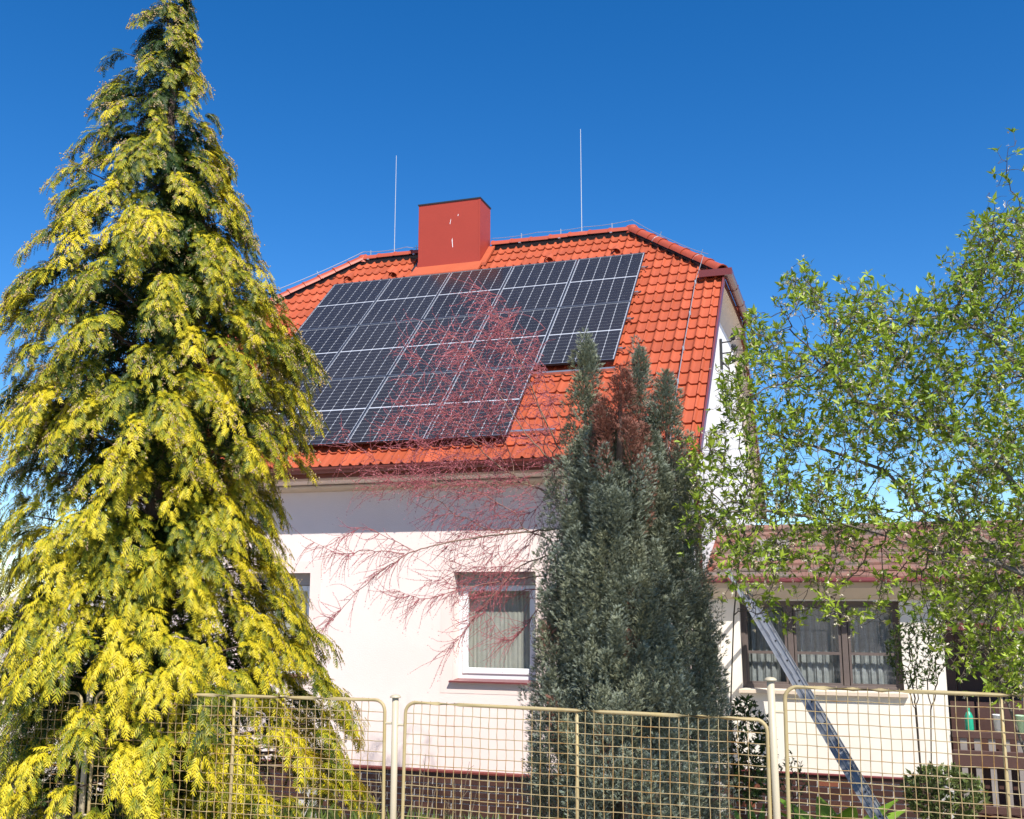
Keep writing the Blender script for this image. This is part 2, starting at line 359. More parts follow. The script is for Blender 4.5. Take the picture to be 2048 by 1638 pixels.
def hipx(y):                                             # allowed x-range at plan y
    if y <= YH: return XL, XR
    t = (y - YH) / (YR - YH); return XL + t * (XHL - XL), XR + t * (XHR - XR)
cutcache = 0
tco = np.array([v.co[:] for v in tme.vertices]); tfa = [tuple(p.vertices) for p in tme.polygons]
for r_ in range(ROWS):
    for c_ in range(29):
        x = XL + c_ * TW; v0 = r_ * GA
        org = S0 + Vr * v0 + Nr * (-.045) + Ur * x
        y0, y1 = org[1], org[1] + TL * CA
        a0, b0 = hipx(y0); a1, b1 = hipx(min(y1, YR))
        if x + TW < a0 + .02 or x > b0 - .02: continue
        vmid = (0 - (org[1] + .17 * CA)) / CA            # distance below the panels' top line
        if 1.46 < x + .15 < 2.70 and org[1] > .25: continue      # chimney and its apron
        crossing = x < a1 or x + TW > b1
        jit = Matrix.Rotation(random.uniform(-.004, .004), 4, 'Z') @ Matrix.Rotation(random.uniform(-.006, .006), 4, 'X')
        mw = Matrix.Translation(Vector(org) + Vector(Nr) * random.uniform(0, .004)) @ Q.to_4x4() @ jit
        if crossing:
            bm = bmesh.new(); bm.from_mesh(tme); bm.transform(mw)
            for sgn, x0_, x1_ in ((1, XR, XHR), (-1, XL, XHL)):
                d = Vector((x1_ - x0_, YR - YH, 0)); nrm = Vector((d.y, -d.x, 0)) * sgn
                if nrm.x * sgn < 0: nrm = -nrm
                if y1 > YH: bmesh.ops.bisect_plane(bm, geom=bm.verts[:] + bm.edges[:] + bm.faces[:], plane_co=(x0_ , YH, 0), plane_no=nrm, clear_outer=True)
            if len(bm.faces) == 0: bm.free(); continue
            me = bpy.data.meshes.new('cut_tile'); bm.to_mesh(me); bm.free(); me.materials.clear(); me.materials.append(M['tile'])
            o = link('roof_tile', me, roof); ntile += 1; continue
        if under_panel(x, vmid) or ntile >= 292 or covered(org + Ur * .15 + Vr * .17):
            n = len(rest_v); co = [mw @ Vector(c) for c in tco]; rest_v += [tuple(c) for c in co]; rest_f += [tuple(i + n for i in f) for f in tfa]; continue
        o = link('roof_tile', tme, roof); o.matrix_local = mw; ntile += 1
me = bpy.data.meshes.new('covered_tiles'); me.from_pydata(rest_v, [], rest_f); me.materials.append(M['tile']); me.update()
me.polygons.foreach_set('use_smooth', [True] * len(me.polygons)); me.set_sharp_from_angle(angle=R(40))
tag(link('tile_field', me, roof), kind='stuff')
print('tiles', ntile, 'bricks', nb)
# ridge and hip caps
def cap_mesh(L=.40, r=.115):
    m = MB(); n = 9; vs = []
    for k, (x, s) in enumerate(((0, 1.10), (.035, 1.10), (.04, 1.0), (L, .92))):
        for i in range(n):
            th = math.pi * (i / (n - 1)); vs.append((x, r * s * math.cos(th), r * s * math.sin(th) * .9))
    fs = [(k * n + i, k * n + i + 1, (k + 1) * n + i + 1, (k + 1) * n + i) for k in range(3) for i in range(n - 1)]
    k = len(vs)
    for i in range(n):
        th = math.pi * (i / (n - 1)); vs.append((0.002, r * .93 * math.cos(th), r * .93 * math.sin(th) * .9))
    fs += [(i, i + 1, k + i + 1, k + i) for i in range(n - 1)]
    m.add(vs, fs); me = m.mesh('ridge_tile', M['ridge'], True); me.set_sharp_from_angle(angle=R(50)); return me
cap = cap_mesh()
def caps(p0, p1, step=.345, lift=0, skip=None):
    p0, p1 = Vector(p0), Vector(p1); d = (p1 - p0); L = d.length; d.normalize()
    y = Vector((0, 0, 1)).cross(d).normalized(); z = d.cross(y)
    Mx = Matrix((d, y, z)).transposed().to_4x4(); n = max(1, int(round(L / step))); s = L / n
    for i in range(n):
        p = p0 + d * (i * s)
        if skip and skip(p): continue
        o = link('ridge_tile', cap, roof); o.matrix_local = Matrix.Translation(p + Vector((0, 0, lift)) + z * random.uniform(-.004, .004)) @ Mx
RZ = ZR + .005
for sx0, sx1 in ((XR, XHR), (XL, XHL)):
    MB().tube([(sx0, YH, ZH - .03), (sx1, YR, RZ - .03)], .085, 8).build('hip_seal', M['black'], roof)
MB().tube([(XHL, YR, RZ - .03), (1.44, YR, RZ - .03)], .08, 8).build('ridge_seal', M['black'], roof); MB().tube([(2.74, YR, RZ - .03), (XHR, YR, RZ - .03)], .08, 8).build('ridge_seal', M['black'], roof)
caps((XHL, YR, RZ), (1.44, YR, RZ)); caps((2.74, YR, RZ), (XHR - .05, YR, RZ))
caps((XR - .02, YH - .02, ZH + .01), (XHR - .02, YR, RZ + .02)); caps((XR, YHB, ZH + .01), (XHR, YR, RZ))
caps((XL + .02, YH - .02, ZH + .01), (XHL + .02, YR, RZ + .02)); caps((XL, YHB, ZH + .01), (XHL, YR, RZ))
o = MB().lathe([(0.001, .13), (.07, .11), (.115, .05), (.13, -.05)], (XHR, YR, RZ)).build('ridge_end_cap', M['ridge'], roof, smooth=True)
o = MB().lathe([(0.001, .13), (.07, .11), (.115, .05), (.13, -.05)], (XHL, YR, RZ)).build('ridge_end_cap', M['ridge'], roof, smooth=True)
# vent tiles
for px_, py_ in ((697, 556), (787, 548), (1098, 518), (1232, 501)):
    q = None
    r = FW + RT * ((px_ - 1024) / FPX) - UPV * ((py_ - 819) / FPX)
    dpl = Nr @ np.array([0, 0, ZTL]) - .10; tt = (dpl - Nr @ CAM) / (Nr @ r); c = CAM + r * tt
    vs, fs = [], []; n = 9
    for k, (yy, s) in enumerate(((-.05, 1), (.06, .9), (.24, .25))):
        for i in range(n):
            th = math.pi * i / (n - 1); vs.append((.085 * s * math.cos(th), yy, .085 * s * math.sin(th) - .02))
    fs = [(k * n + i, k * n + i + 1, (k + 1) * n + i + 1, (k + 1) * n + i) for k in range(2) for i in range(n - 1)]
    mv = MB().add(vs, fs); o = mv.build('vent_tile', M['tile'], roof, smooth=True)
    o.matrix_local = Matrix.Translation(Vector(c)) @ Q.to_4x4()
    h = MB().add([(.078 * math.cos(math.pi * i / 8), -.035, .078 * math.sin(math.pi * i / 8) - .02) for i in range(9)], [tuple(range(9))]).build('vent_opening', M['black'], roof); h.matrix_local = o.matrix_local.copy()
# verge boards
def strip(p0, p1, dn, th, x0, x1, nm, mt):
    (y0, z0), (y1, z1) = p0, p1
    o = MB().prism([(y0, z0), (y1, z1), (y1, z1 - dn), (y0, z0 - dn)], x0, x1).build(nm, mt, roof); return o
zv = lambda y: roofpt(0, y, -.085)[2]
for x0, x1 in ((XR + .002, XR + .026), (XL - .026, XL - .002)):
    strip((YE, zv(YE)), (YH - .03, zv(YH - .03)), .15, 0, x0, x1, 'verge_board', M['wine'])
    strip((YB, zv(YE)), (YHB + .03, zv(YH - .03)), .26, 0, x0, x1, 'verge_board', M['brown_metal'])
# half-hip gutter and its folded end
hg = MB(); n = 9
gpts = [(XR + .075 + .075 * math.cos(math.pi + math.pi * i / (n - 1)), ZH - .03 + .085 * math.sin(math.pi + math.pi * i / (n - 1))) for i in range(n)]
gpts += [(x - (x - XR - .075) * .08, z + .006) for x, z in gpts[::-1]]
vs = [(x, YH - .20, z) for x, z in gpts] + [(x, YHB + .18, z) for x, z in gpts]; k = len(gpts)
hg.add(vs, [(i, (i + 1) % k, k + (i + 1) % k, k + i) for i in range(k)] + [tuple(range(k))])
hg.build('hip_gutter', M['brown_metal'], roof)
hs = MB().box(XR - .36, XR + .15, YH - .23, YH - .19, ZH - .115, ZH - .005)
hs.box(XR - .36, XR + .15, YH - .19, YH + .02, ZH - .03, ZH - .012)
hs.build('hip_gutter_end', M['brown_metal'], roof)
for yy in (0.2, 1.2, 2.1): MB().tube([(XR + .155, yy, ZH - .02), (XR + .13, yy, ZH - .095), (XR + .06, yy, ZH - .125), (XR, yy, ZH - .09)], .008, 5).build('gutter_bracket', M['brown_metal'], roof)
MB().box(XWR - .02, XR + .0, YH - .05, YHB + .05, ZH - .15, ZH - .125).build('hip_soffit', M['brown_metal'], roof)
# beige cove under the gable verge
path = [(YE + .3, e1(YE + .3) - .10), (YH - .45, e1(YH - .45) - .10), (YH - .1, ZH - .20), (YH + .35, ZH - .17), (YR, ZH - .15), (YHB - .35, ZH - .17), (YHB + .1, ZH - .20), (YHB + .45, e1(YH - .45) - .10), (YB - .3, e1(YE + .3) - .10)]
def smooth_path(p, n=4):
    p = np.array(p, float)
    for _ in range(n):
        a = p[:-1] * .75 + p[1:] * .25; b = p[:-1] * .25 + p[1:] * .75; p = np.concatenate([[p[0]], np.stack([a, b], 1).reshape(-1, 2), [p[-1]]])
    return p
sp = smooth_path(path); cen = np.array([YR, 3.6])
tn = np.gradient(sp, axis=0); nr = np.stack([tn[:, 1], -tn[:, 0]], 1); nr = unit(nr)
inn = sp + nr * .42; m = MB(); n = len(sp)
rows = []
for k in range(5):
    f_ = k / 4; ang = f_ * math.pi / 2
    rows.append([(XWR + .002 + (XR - XWR - .02) * (1 - math.cos(ang)) , *(inn[i] + (sp[i] - inn[i]) * math.sin(ang))) for i in range(n)])
vs = [p for r_ in rows for p in r_]
m.add(vs, [(k * n + i, k * n + i + 1, (k + 1) * n + i + 1, (k + 1) * n + i) for k in range(4) for i in range(n - 1)])
hp(m.build('gable_cove', M['beige'], None, smooth=True))
# eave gutter with joints
GYc, GZc, GR = YE - .055, ZE - .035, .072
m = MB(); n = 10
pr = [(GYc + GR * math.cos(math.pi + math.pi * i / (n - 1)), GZc + GR * math.sin(math.pi + math.pi * i / (n - 1))) for i in range(n)]
pr = [(GYc - GR - .008, GZc + .012)] + pr + [(y * 1.0 + (GYc - y) * .08, z + .005) for y, z in pr[::-1]] + [(GYc - GR + .004, GZc + .012)]
gut = hp(MB().prism(pr, XL - .05, XR + .05).build('gutter', M['brown_metal']))
for xx in np.arange(XL + .3, XR, .78):
    MB().tube([(xx, GYc - GR - .004, GZc + .006), (xx, GYc - GR * .75, GZc - GR * .72), (xx, GYc, GZc - GR - .004), (xx, GYc + GR * .8, GZc - GR * .6), (xx, GYc + GR + .05, GZc + .01)], .009, 5).build('gutter_bracket', M['brown_metal'], gut)
dp = hp(MB().tube([(6.98, GYc, GZc - .06), (6.98, GYc, GZc - .16), (6.99, YW - .07, GZc - .42), (6.99, YW - .07, -1.3)], .042, 10).build('downpipe', M['brown_metal'], None, smooth=True))
for zz in (2.2, .9): MB().lathe([(.044, -.02), (.05, -.02), (.05, .02), (.044, .02)], (6.99, YW - .07, zz)).build('pipe_clip', M['galv'], dp)
# chimney
CX0, CX1, CY0, CY1, CZ = 1.478, 2.688, .40, .965, 8.66
ch = hp(MB().box(CX0, CX1, CY0, CY1, 6.9, CZ).build('chimney', M['chim'], bevel=.006))
MB().box(CX0 - .012, CX1 + .012, CY0 - .012, CY1 + .012, CZ - .004, CZ + .022).build('cap', M['black'], ch)
MB().box(CX0 - .006, CX1 + .006, CY0 - .006, CY1 + .006, 6.9, roofpt(0, CY0)[2] + .17).build('base_skirt', M['chim'], ch)
MB().box(CX1 - .03, CX1 + .004, CY0 - .004, CY0 + .03, 7.3, CZ - .006).build('edge_fold', M['chim'], ch)
a_ = [roofpt(0, CY0 - .24, -.055), roofpt(0, CY0 + .02, -.055)]
MB().prism([(a_[0][1], a_[0][2]), (a_[1][1], a_[1][2]), (a_[1][1], a_[1][2] - .05), (a_[0][1], a_[0][2] - .05)], CX0 - .05, CX1 + .05).build('apron_flashing', M['tile'], ch)
b_ = [roofpt(0, CY0 - .05, -.06), roofpt(0, YR - .1, -.06)]
MB().prism([(b_[0][1], b_[0][2]), (b_[1][1], b_[1][2]), (b_[1][1], b_[1][2] - .05), (b_[0][1], b_[0][2] - .05)], CX1 + .008, CX1 + .13).build('side_flashing', M['tile'], ch)
MB().prism([(b_[0][1], b_[0][2]), (b_[1][1], b_[1][2]), (b_[1][1], b_[1][2] - .05), (b_[0][1], b_[0][2] - .05)], CX0 - .10, CX0 - .008).build('side_flashing', M['black'], ch)
for px_, py_, h, sl_ in ((900, 443, .05, .01), (905.5, 485, .09, -.02), (916, 430, .02, 0)):
    c = pixY(px_, py_, CY0 - .0015); MB().add([(c[0] - .006, c[1], c[2] - h), (c[0] + .004, c[1], c[2] - h), (c[0] + .012 + sl_, c[1], c[2] + h), (c[0] + .0 + sl_, c[1], c[2] + h * .6)], [(0, 1, 2, 3)]).build('paint_chip', M['whiteplastic'], ch)

# ------------------------------------------------------------------ solar panels
PW, PH = 1.134, 1.722
def panel_meshes():
    f = MB(); t = .035; b = .0105
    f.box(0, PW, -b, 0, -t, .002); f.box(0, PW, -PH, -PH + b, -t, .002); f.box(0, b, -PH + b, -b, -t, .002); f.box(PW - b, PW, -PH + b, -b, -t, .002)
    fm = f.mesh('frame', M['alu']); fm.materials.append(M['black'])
    for p in fm.polygons: p.material_index = 0 if p.normal.z > .5 else 1  # sides of the silver frame coloured black as painted shade in the gaps
    bs = MB().box(b, PW - b, -PH + b, -b, -.02, -.006).mesh('backsheet', M['backsheet'])
    c = MB(); cw = (PW - 2 * b - .016) / 6; hh = (PH - 2 * b - .016 - .024) / 2; chh = hh / 9
    for half in range(2):
        y0 = -b - .008 - half * (hh + .024)
        for i in range(6):
            for j in range(9):
                x0 = b + .008 + i * cw + .0029; x1 = x0 + cw - .0058; ya = y0 - j * chh - .0032; yb = ya - chh + .0064; k = .010
                c.add([(x0 + k, ya, 0), (x1 - k, ya, 0), (x1, ya - k * .8, 0), (x1, yb + k * .8, 0), (x1 - k, yb, 0), (x0 + k, yb, 0), (x0, yb + k * .8, 0), (x0, ya - k * .8, 0)], [tuple(range(8))])
    me = bpy.data.meshes.new('cells'); me.from_pydata([(x, y, -.0035) for x, y, z in c.v], [], [f[::-1] for f in c.f]); me.materials.append(M['cell']); me.update()
    return fm, bs, me
fm, bs, cm = panel_meshes()
ordn = ['first', 'second', 'third', 'fourth', 'fifth']; rown = ['top', 'middle', 'bottom']
for r_ in range(3):
    for c_ in range(5 if r_ < 2 else 4):
        p0 = np.array([0, 0, ZTL]) + Ur * (c_ * PP) - Vr * (r_ * PQ)
        e = empty('solar_panel', p0, f'dark solar panel with white cell grid, {ordn[c_]} from the left in the {rown[r_]} row', 'solar panel', 'solar panels on the roof', rot=(A, 0, 0))
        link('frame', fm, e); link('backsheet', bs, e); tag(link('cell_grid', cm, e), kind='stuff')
# mounting rails and clamps
for i, (v, x0, x1) in enumerate(((.42, -.05, 5.80), (1.30, -.05, 5.80), (PQ + .42, -.05, 5.80), (PQ + 1.30, -.05, 5.80), (2 * PQ + .10, -.05, 5.77), (2 * PQ + .42, -.05, 4.64), (2 * PQ + 1.55, -.05, 5.2))):
    p0 = np.array([0, 0, ZTL]) - Vr * v - Nr * .082
    lab = ['silver rail under the top panel row, upper one', 'silver rail under the top panel row, lower one', 'silver rail under the middle panel row, upper one', 'silver rail under the middle panel row, lower one',
           'bare silver mounting rail just below the fifth middle-row panel', 'silver rail behind the upper edge of the bottom panel row', 'bare silver mounting rail sticking out right of the bottom panel row'][i]
    e = empty('mounting_rail', p0, lab, 'rail', 'mounting rails of the solar panels', rot=(A, 0, 0))
    MB().box(x0, x1, -.02, .02, -.02, .022).build('rail_profile', M['alu'], e)
    if i < 4: MB().tube([(x1, 0, 0), (x1 + .03, 0, .012), (x1 + .045, -.02, .03), (x1 + .03, -.045, .02)], .011, 6).build('end_clamp', M['black'], e)

# ------------------------------------------------------------------ lightning rods and conductors
def wiretube(nm, pts, r, mt, label, cat, seg=5, group=None):
    p0 = Vector(tuple(pts[0])); m = MB().tube([np.array(p) - np.array(p0) for p in pts], r, seg); o = m.build(nm, mt); o.location = p0; return tag(o, label, cat, group)
for x, lab in ((.745, 'thin pale lightning rod on the ridge left of the chimney'), (4.44, 'thin pale lightning rod on the ridge right of the chimney')):
    e = empty('lightning_rod', (x, YR, RZ + .08), lab, 'lightning rod', 'lightning rods on the ridge')
    MB().tube([(0, 0, 0), (0, 0, 1.0), (0, 0, 2.0)], [.0075, .0065, .005], 8).build('rod', M['rod'], e)
    MB().box(-.06, .06, -.04, .04, 0, .02).build('foot', M['galv'], e); MB().box(-.1, .1, -.012, .012, -.03, .004).build('saddle', M['galv'], e)
def sag(pts, s=.02, n=8):
    out = []
    for a, b in zip(pts[:-1], pts[1:]):
        a, b = np.array(a, float), np.array(b, float)
        out += [a + (b - a) * t - np.array([0, 0, s * 4 * t * (1 - t)]) for t in np.linspace(0, 1, n, endpoint=False)]
    return out + [np.array(pts[-1], float)]
hk = RZ + .19
cpts = [(XL + .35, YH + .25, ZH + .50), (XHL, YR, hk), (1.0, YR, hk), (1.42, YR, hk - .02)]
wiretube('lightning_conductor', sag(cpts, .03), .006, M['galv'], 'silver conductor wire along the left hip and ridge to the chimney', 'wire')
cp2 = [(2.72, YR, hk - .02), (3.6, YR, hk), (4.5, YR, hk), (XHR, YR, hk + .03), (6.2, .23, ZR - .5), (XR - .25, YH + .16, ZH + .38)]
c2 = wiretube('lightning_conductor', sag(cp2, .02), .0045, M['galv'], 'thin silver conductor wire along the right ridge and hip', 'wire')
dl = []
for px_, py_ in ((1397, 512), (1391, 562), (1380, 624), (1367, 694), (1356, 760), (1346, 830), (1338, 905)):
    r = FW + RT * ((px_ - 1024) / FPX) - UPV * ((py_ - 819) / FPX); dpl = Nr @ np.array([0, 0, ZTL]) - .045; dl.append(CAM + r * ((dpl - Nr @ CAM) / (Nr @ r)))
dl[0] = np.array([XR - .33, YH + .20, ZH + .37])
e = empty('down_conductor', dl[0], 'silver lightning down-conductor running down the tiles right of the panels', 'wire')
MB().tube([p - dl[0] for p in dl], .006, 6).build('wire', M['galv'], e)
for p in dl[1:]:
    q = p - dl[0]; MB().box(q[0] - .012, q[0] + .012, q[1] - .02, q[1] + .02, q[2] - .05, q[2] + .012).build('clip', M['galv'], e)
for i, x in enumerate((.25, 1.2, 3.3, 4.05, 5.0)):
    o = MB().box(-.008, .008, -.008, .008, -.11, .10).box(-.02, .02, -.13, .13, -.12, -.105).build('wire_holder', M['galv']); o.location = (x, YR, RZ + .10)
    tag(o, ['short silver wire holder at the left end of the ridge', 'short silver wire holder just left of the chimney', 'short silver wire holder right of the chimney', 'silver wire holder left of the right lightning rod', 'silver wire holder near the right end of the ridge'][i], 'wire holder', 'wire holders on the ridge')
for i, (t, s) in enumerate(((.3, 1), (.75, 1), (.35, -1), (.7, -1))):
    x = (XR + t * 0 + (1 - t) * 0) ; a0 = np.array([XHR, YR, RZ]) if s > 0 else np.array([XHL, YR, RZ]); a1 = np.array([XR, YH, ZH]) if s > 0 else np.array([XL, YH, ZH])
    c = a0 + (a1 - a0) * t; d = unit(a1 - a0); y = unit(np.cross([0, 0, 1], d)); z = np.cross(d, y)
    pts = [.128 * (math.cos(th) * y + math.sin(th) * .9 * z) for th in np.linspace(0, math.pi, 11)]
    o = MB().tube(pts, .007, 5).tube([z * .11, z * .20], .005, 5).build('hip_strap', M['galv']); o.location = c
    tag(o, ['silver strap over the right hip cap near the ridge', 'silver strap over the right hip cap near its lower end', 'silver strap over the left hip cap near the ridge', 'silver strap over the left hip cap lower down'][i], 'strap', 'hip straps')

# ------------------------------------------------------------------ gable bracket and overhead cables
g0 = pixX(1442, 700, XWR + .02)
e = empty('service_bracket', g0, 'black cable bracket with insulators on the white gable wall', 'bracket')
MB().box(-.015, .02, -.03, .03, -.32, .18).build('wall_plate', M['black'], e)
for k, zz in enumerate((.12, -.06, -.24)):
    MB().tube([(0, 0, zz), (.16, 0, zz + .01), (.2, 0, zz + .06)], .012, 6).build('arm', M['black'], e)
    MB().lathe([(.001, .10), (.03, .09), (.045, .05), (.03, .04), (.05, .0), (.02, -.02)], (.2, 0, zz + .05)).build('insulator', M['black'], e, smooth=True)
MB().tube([(.02, 0, -.2), (.12, -.02, -.32), (.13, 0, -.40), (.03, .02, -.46), (.02, .02, -.50)], .016, 6).build('drip_loop', M['cable'], e)
for k, (zz, py_) in enumerate(((.17, 676), (-.01, 690), (-.19, 762))):
    a_ = g0 + np.array([.2, 0, zz]); b_ = pix(2300, py_, 38)
    wiretube('overhead_cable', [a_ + (b_ - a_) * t - np.array([0, 0, 1.2 * t * (1 - t)]) for t in np.linspace(0, 1, 25)], .007, M['cable'], ['topmost thin overhead cable running right from the gable bracket', 'middle thin overhead cable running right from the gable bracket', 'lowest thin overhead cable running right from the gable bracket'][k], 'cable', group='overhead cables')
# ------------------------------------------------------------------ annex
AX0, AX1 = XWR + .004, 9.75
annex = empty('annex', (8.3, YG, -1.3), 'low cream annex with old brown tiled roof and three-part window', 'annex')
AI = Matrix.Translation((-8.3, -YG, 1.3))
def ap(o): o.parent = annex; o.matrix_parent_inverse = AI; return o
AW = (7.32, 9.265, .40, 1.50)
ap(wall_front(AX0, AX1, YG, YG + .35, -.60, 1.60, [AW]).build('front_wall', M['plaster_c']))
ap(MB().box(AX1 - .35, AX1 - .001, YG + .351, YG + 3.2, -1.35, 1.6).build('side_wall', M['plaster_c']))
ap(MB().box(AX0, 13.5, YG + 3.2, YG + 3.5, -1.35, 1.7).build('back_wall', M['plaster_c']))
apl = ap(MB().box(AX0, AX1 - .002, YG + .02, YG + .34, -1.6, -.60).build('plinth', M['mortar']))
for r_ in range(8):
    z = -.672 - r_ * .075; x = 7.0 - (.125 if r_ % 2 else 0); k = 0
    while x < 9.45:
        o = link('brick', bm_a, apl); o.location = (x + .06, YG + .02 + random.uniform(-.002, .002), z)
        if random.random() < .08:
            mm = bm_a.copy(); mm.materials[0] = M['brick_r']; o.data = mm
        x += .252
ap(MB().prism([(YG + .02, -.60), (YG - .02, -.612), (YG - .02, -.597), (YG + .02, -.585)], AX0, AX1).build('plinth_drip', M['wine']))
ap(MB().prism([(YG - .001, 1.76), (YG - .20, 1.76), (YG - .19, 1.66), (YG - .06, 1.535), (YG - .001, 1.525)], AX0, AX1 + .02).build('eave_cornice', M['beige']))
ap(MB().prism([(YG - .19, 1.762), (YG - .33, 1.735), (YG - .335, 1.75), (YG - .33, 1.775), (YG - .2, 1.835), (YG - .2, 1.80)], AX0 + .1, AX1 + .17).build('eave_flashing', M['wine']))
# roof in stepped courses
aro = ap(MB().prism([(YG - .30, 1.77), (-.95, 2.47), (1.3, 1.45), (1.3, 1.40), (-.95, 2.40), (YG - .28, 1.73)], AX0, 13.5).build('roof', M['under']))
for k in range(8):
    t0 = k / 8; t1 = (k + 1) / 8; y0 = YG - .30 + t0 * (-.95 - YG + .30); z0 = 1.785 + t0 * .70; y1 = YG - .30 + t1 * (-.95 - YG + .30) + .04; z1 = 1.785 + t1 * .70 + .002
    m = MB(); x = AX0 + .02 + (k % 2) * .09
    while x < 13.4:
        dz = random.uniform(-.004, .006)
        m.prism([(y0, z0 + .024 + dz), (y1, z1 + .004), (y1, z1 - .006), (y0, z0 + dz)], x, x + .176); x += .18
    tag(m.build('tile_course', M['oldtile'], aro), kind='stuff')
MB().tube([(AX0 + .02, -.95, 2.50), (13.5, -.95, 2.50)], .07, 10).build('ridge_cap', M['oldtile'], aro)
MB().box(7.55, 7.95, -2.15, -1.75, 1.9, 2.3).build('roof_hatch', M['greybox'], aro)
# annex window
aw = bpy.data.objects.new('window', None); COL.objects.link(aw); ap(aw)
a, b, c, d = AW; yf = YG + .10; m = MB()
f = .055
m.box(a, a + f, yf, yf + .07, c, d); m.box(b - f, b, yf, yf + .07, c, d); m.box(a + f, b - f, yf, yf + .07, c, c + f); m.box(a + f, b - f, yf, yf + .07, d - f, d)
s1, s2 = a + .62, a + 1.28
for s in (s1, s2): m.box(s - .035, s + .035, yf, yf + .07, c + f, d - f)
m.build('frame', M['wood'], aw, bevel=.004)
zt_ = .83
for x0, x1 in ((a + f, s1 - .045), (s1 + .045, s2 - .045), (s2 + .045, b - f)):
    m = MB(); q = .028; yy = yf + .012
    m.box(x0, x0 + q, yy, yy + .04, c + f, d - f); m.box(x1 - q, x1, yy, yy + .04, c + f, d - f); m.box(x0 + q, x1 - q, yy, yy + .04, c + f, c + f + q); m.box(x0 + q, x1 - q, yy, yy + .04, d - f - q, d - f); m.box(x0 + q, x1 - q, yy, yy + .04, zt_, zt_ + .035)
    m.build('sash', M['wood'], aw)
    MB().box(x0 + q, x1 - q, yy + .018, yy + .023, c + f + q, zt_).build('pane', M['glass2'], aw); MB().box(x0 + q, x1 - q, yy + .018, yy + .023, zt_ + .035, d - f - q).build('pane', M['glass2'], aw)
    k = MB(); n = 40
    for lay in range(2):
        z0_, z1_ = (c + .03, d - .05) if lay == 0 else (c + .03, c + .34)
        yo = .16 if lay == 0 else .135
        P = [(x0 + (x1 - x0) * i / n, yf + yo + .018 * math.sin(i * .9 + lay) + .008 * math.sin(i * 2.3)) for i in range(n + 1)]
        for i in range(n):
            sc_ = .03 * abs(math.sin(i * .45)) if lay else 0
            k.add([(P[i][0], P[i][1], z0_), (P[i + 1][0], P[i + 1][1], z0_), (P[i + 1][0], P[i + 1][1], z1_ - sc_), (P[i][0], P[i][1], z1_ - sc_)], [(0, 1, 2, 3)])
        k.build('lace_curtain', M['lace'], aw, smooth=True); k = MB()
MB().box(a - .04, b + .04, YG - .07, yf, c - .055, c - .003).build('sill', M['beige'], aw, bevel=.006)
ap(MB().box(AX0 + .1, AX1 - .4, YG + .5, YG + .52, -1.0, 1.6).build('inner_wall', M['interior']))
# porch to the right
pr_ = empty('porch', (10.6, YG, -1.2), 'dark brown wooden porch with railing beside the annex', 'porch')
PI = Matrix.Translation((-10.6, -YG, 1.2))
def pp(o): o.parent = pr_; o.matrix_parent_inverse = PI; return o
pp(MB().box(AX1 + .005, 13.4, YG + 1.5, YG + 1.6, -1.3, 1.6).build('back_wall', M['plaster_c']))
pp(MB().box(9.98, 10.75, YG + 1.44, YG + 1.49, -.9, 1.15).build('door', M['darkwood'], bevel=.01))
pp(MB().box(AX1 + .01, 9.93, YG + .9, YG + 1.0, -1.2, 1.3).build('side_post', M['darkwood']))
pp(MB().box(AX1 + .005, 13.3, YG - .12, YG + .12, 1.16, 1.24).build('fascia', M['wine']))
pp(MB().box(AX1 + .005, 13.3, YG - .1, YG + 1.6, -1.3, -1.02).build('deck', M['darkwood']))
pp(MB().box(AX1 + .02, 13.3, YG - .03, YG + .03, -.43, -.24).build('rail_beam', M['darkwood'], bevel=.006))
pp(MB().box(AX1 + .02, 13.3, YG - .045, YG + .045, -.10, -.02).build('handrail', M['darkwood'], bevel=.006))
pp(MB().box(AX1 + .02, 13.3, YG - .03, YG + .03, -.95, -.86).build('bottom_rail', M['darkwood'], bevel=.006))
for k in range(22):
    x = AX1 + .10 + k * .155
    pp(MB().box(x, x + .075, YG - .018, YG + .018, -.24, -.10).build('baluster', M['greywood'])); pp(MB().box(x, x + .065, YG - .016, YG + .016, -.86, -.43).build('baluster', M['greywood']))
for k in range(9):
    x = AX1 + .05 + k * .3; pp(MB().box(x, x + .27, YG + .35, YG + .37, -1.0, .30 + random.uniform(-.02, .02)).build('board', M['darkwood']))
# bottle and cups on the handrail
c = pixY(1942, 1483, YG - .05); hz = -.02
e = empty('plastic_bottle', (c[0], YG, hz), 'green plastic bottle standing on the porch handrail', 'bottle')
MB().lathe([(.001, 0), (.045, .002), (.05, .02), (.047, .10), (.05, .16), (.03, .21), (.015, .225), (.015, .25)], seg=14).build('bottle_body', M['green'], e, True); MB().lathe([(.018, .235), (.018, .265), (.001, .267)], seg=12).build('bottle_cap', M['green'], e)
for px_, mt, lab in ((1998, 'cupw', 'white plastic cup standing on the porch handrail'), (2044, 'cupg', 'pale green plastic cup at the right edge on the porch handrail')):
    c = pixY(px_, 1480, YG)
    o = MB().lathe([(.001, .0), (.042, .001), (.05, .19), (.055, .192), (.055, .20), (.047, .198), (.04, .01)], seg=16).build('plastic_cup', M[mt], None, True); o.location = (c[0], YG, hz); tag(o, lab, 'cup')

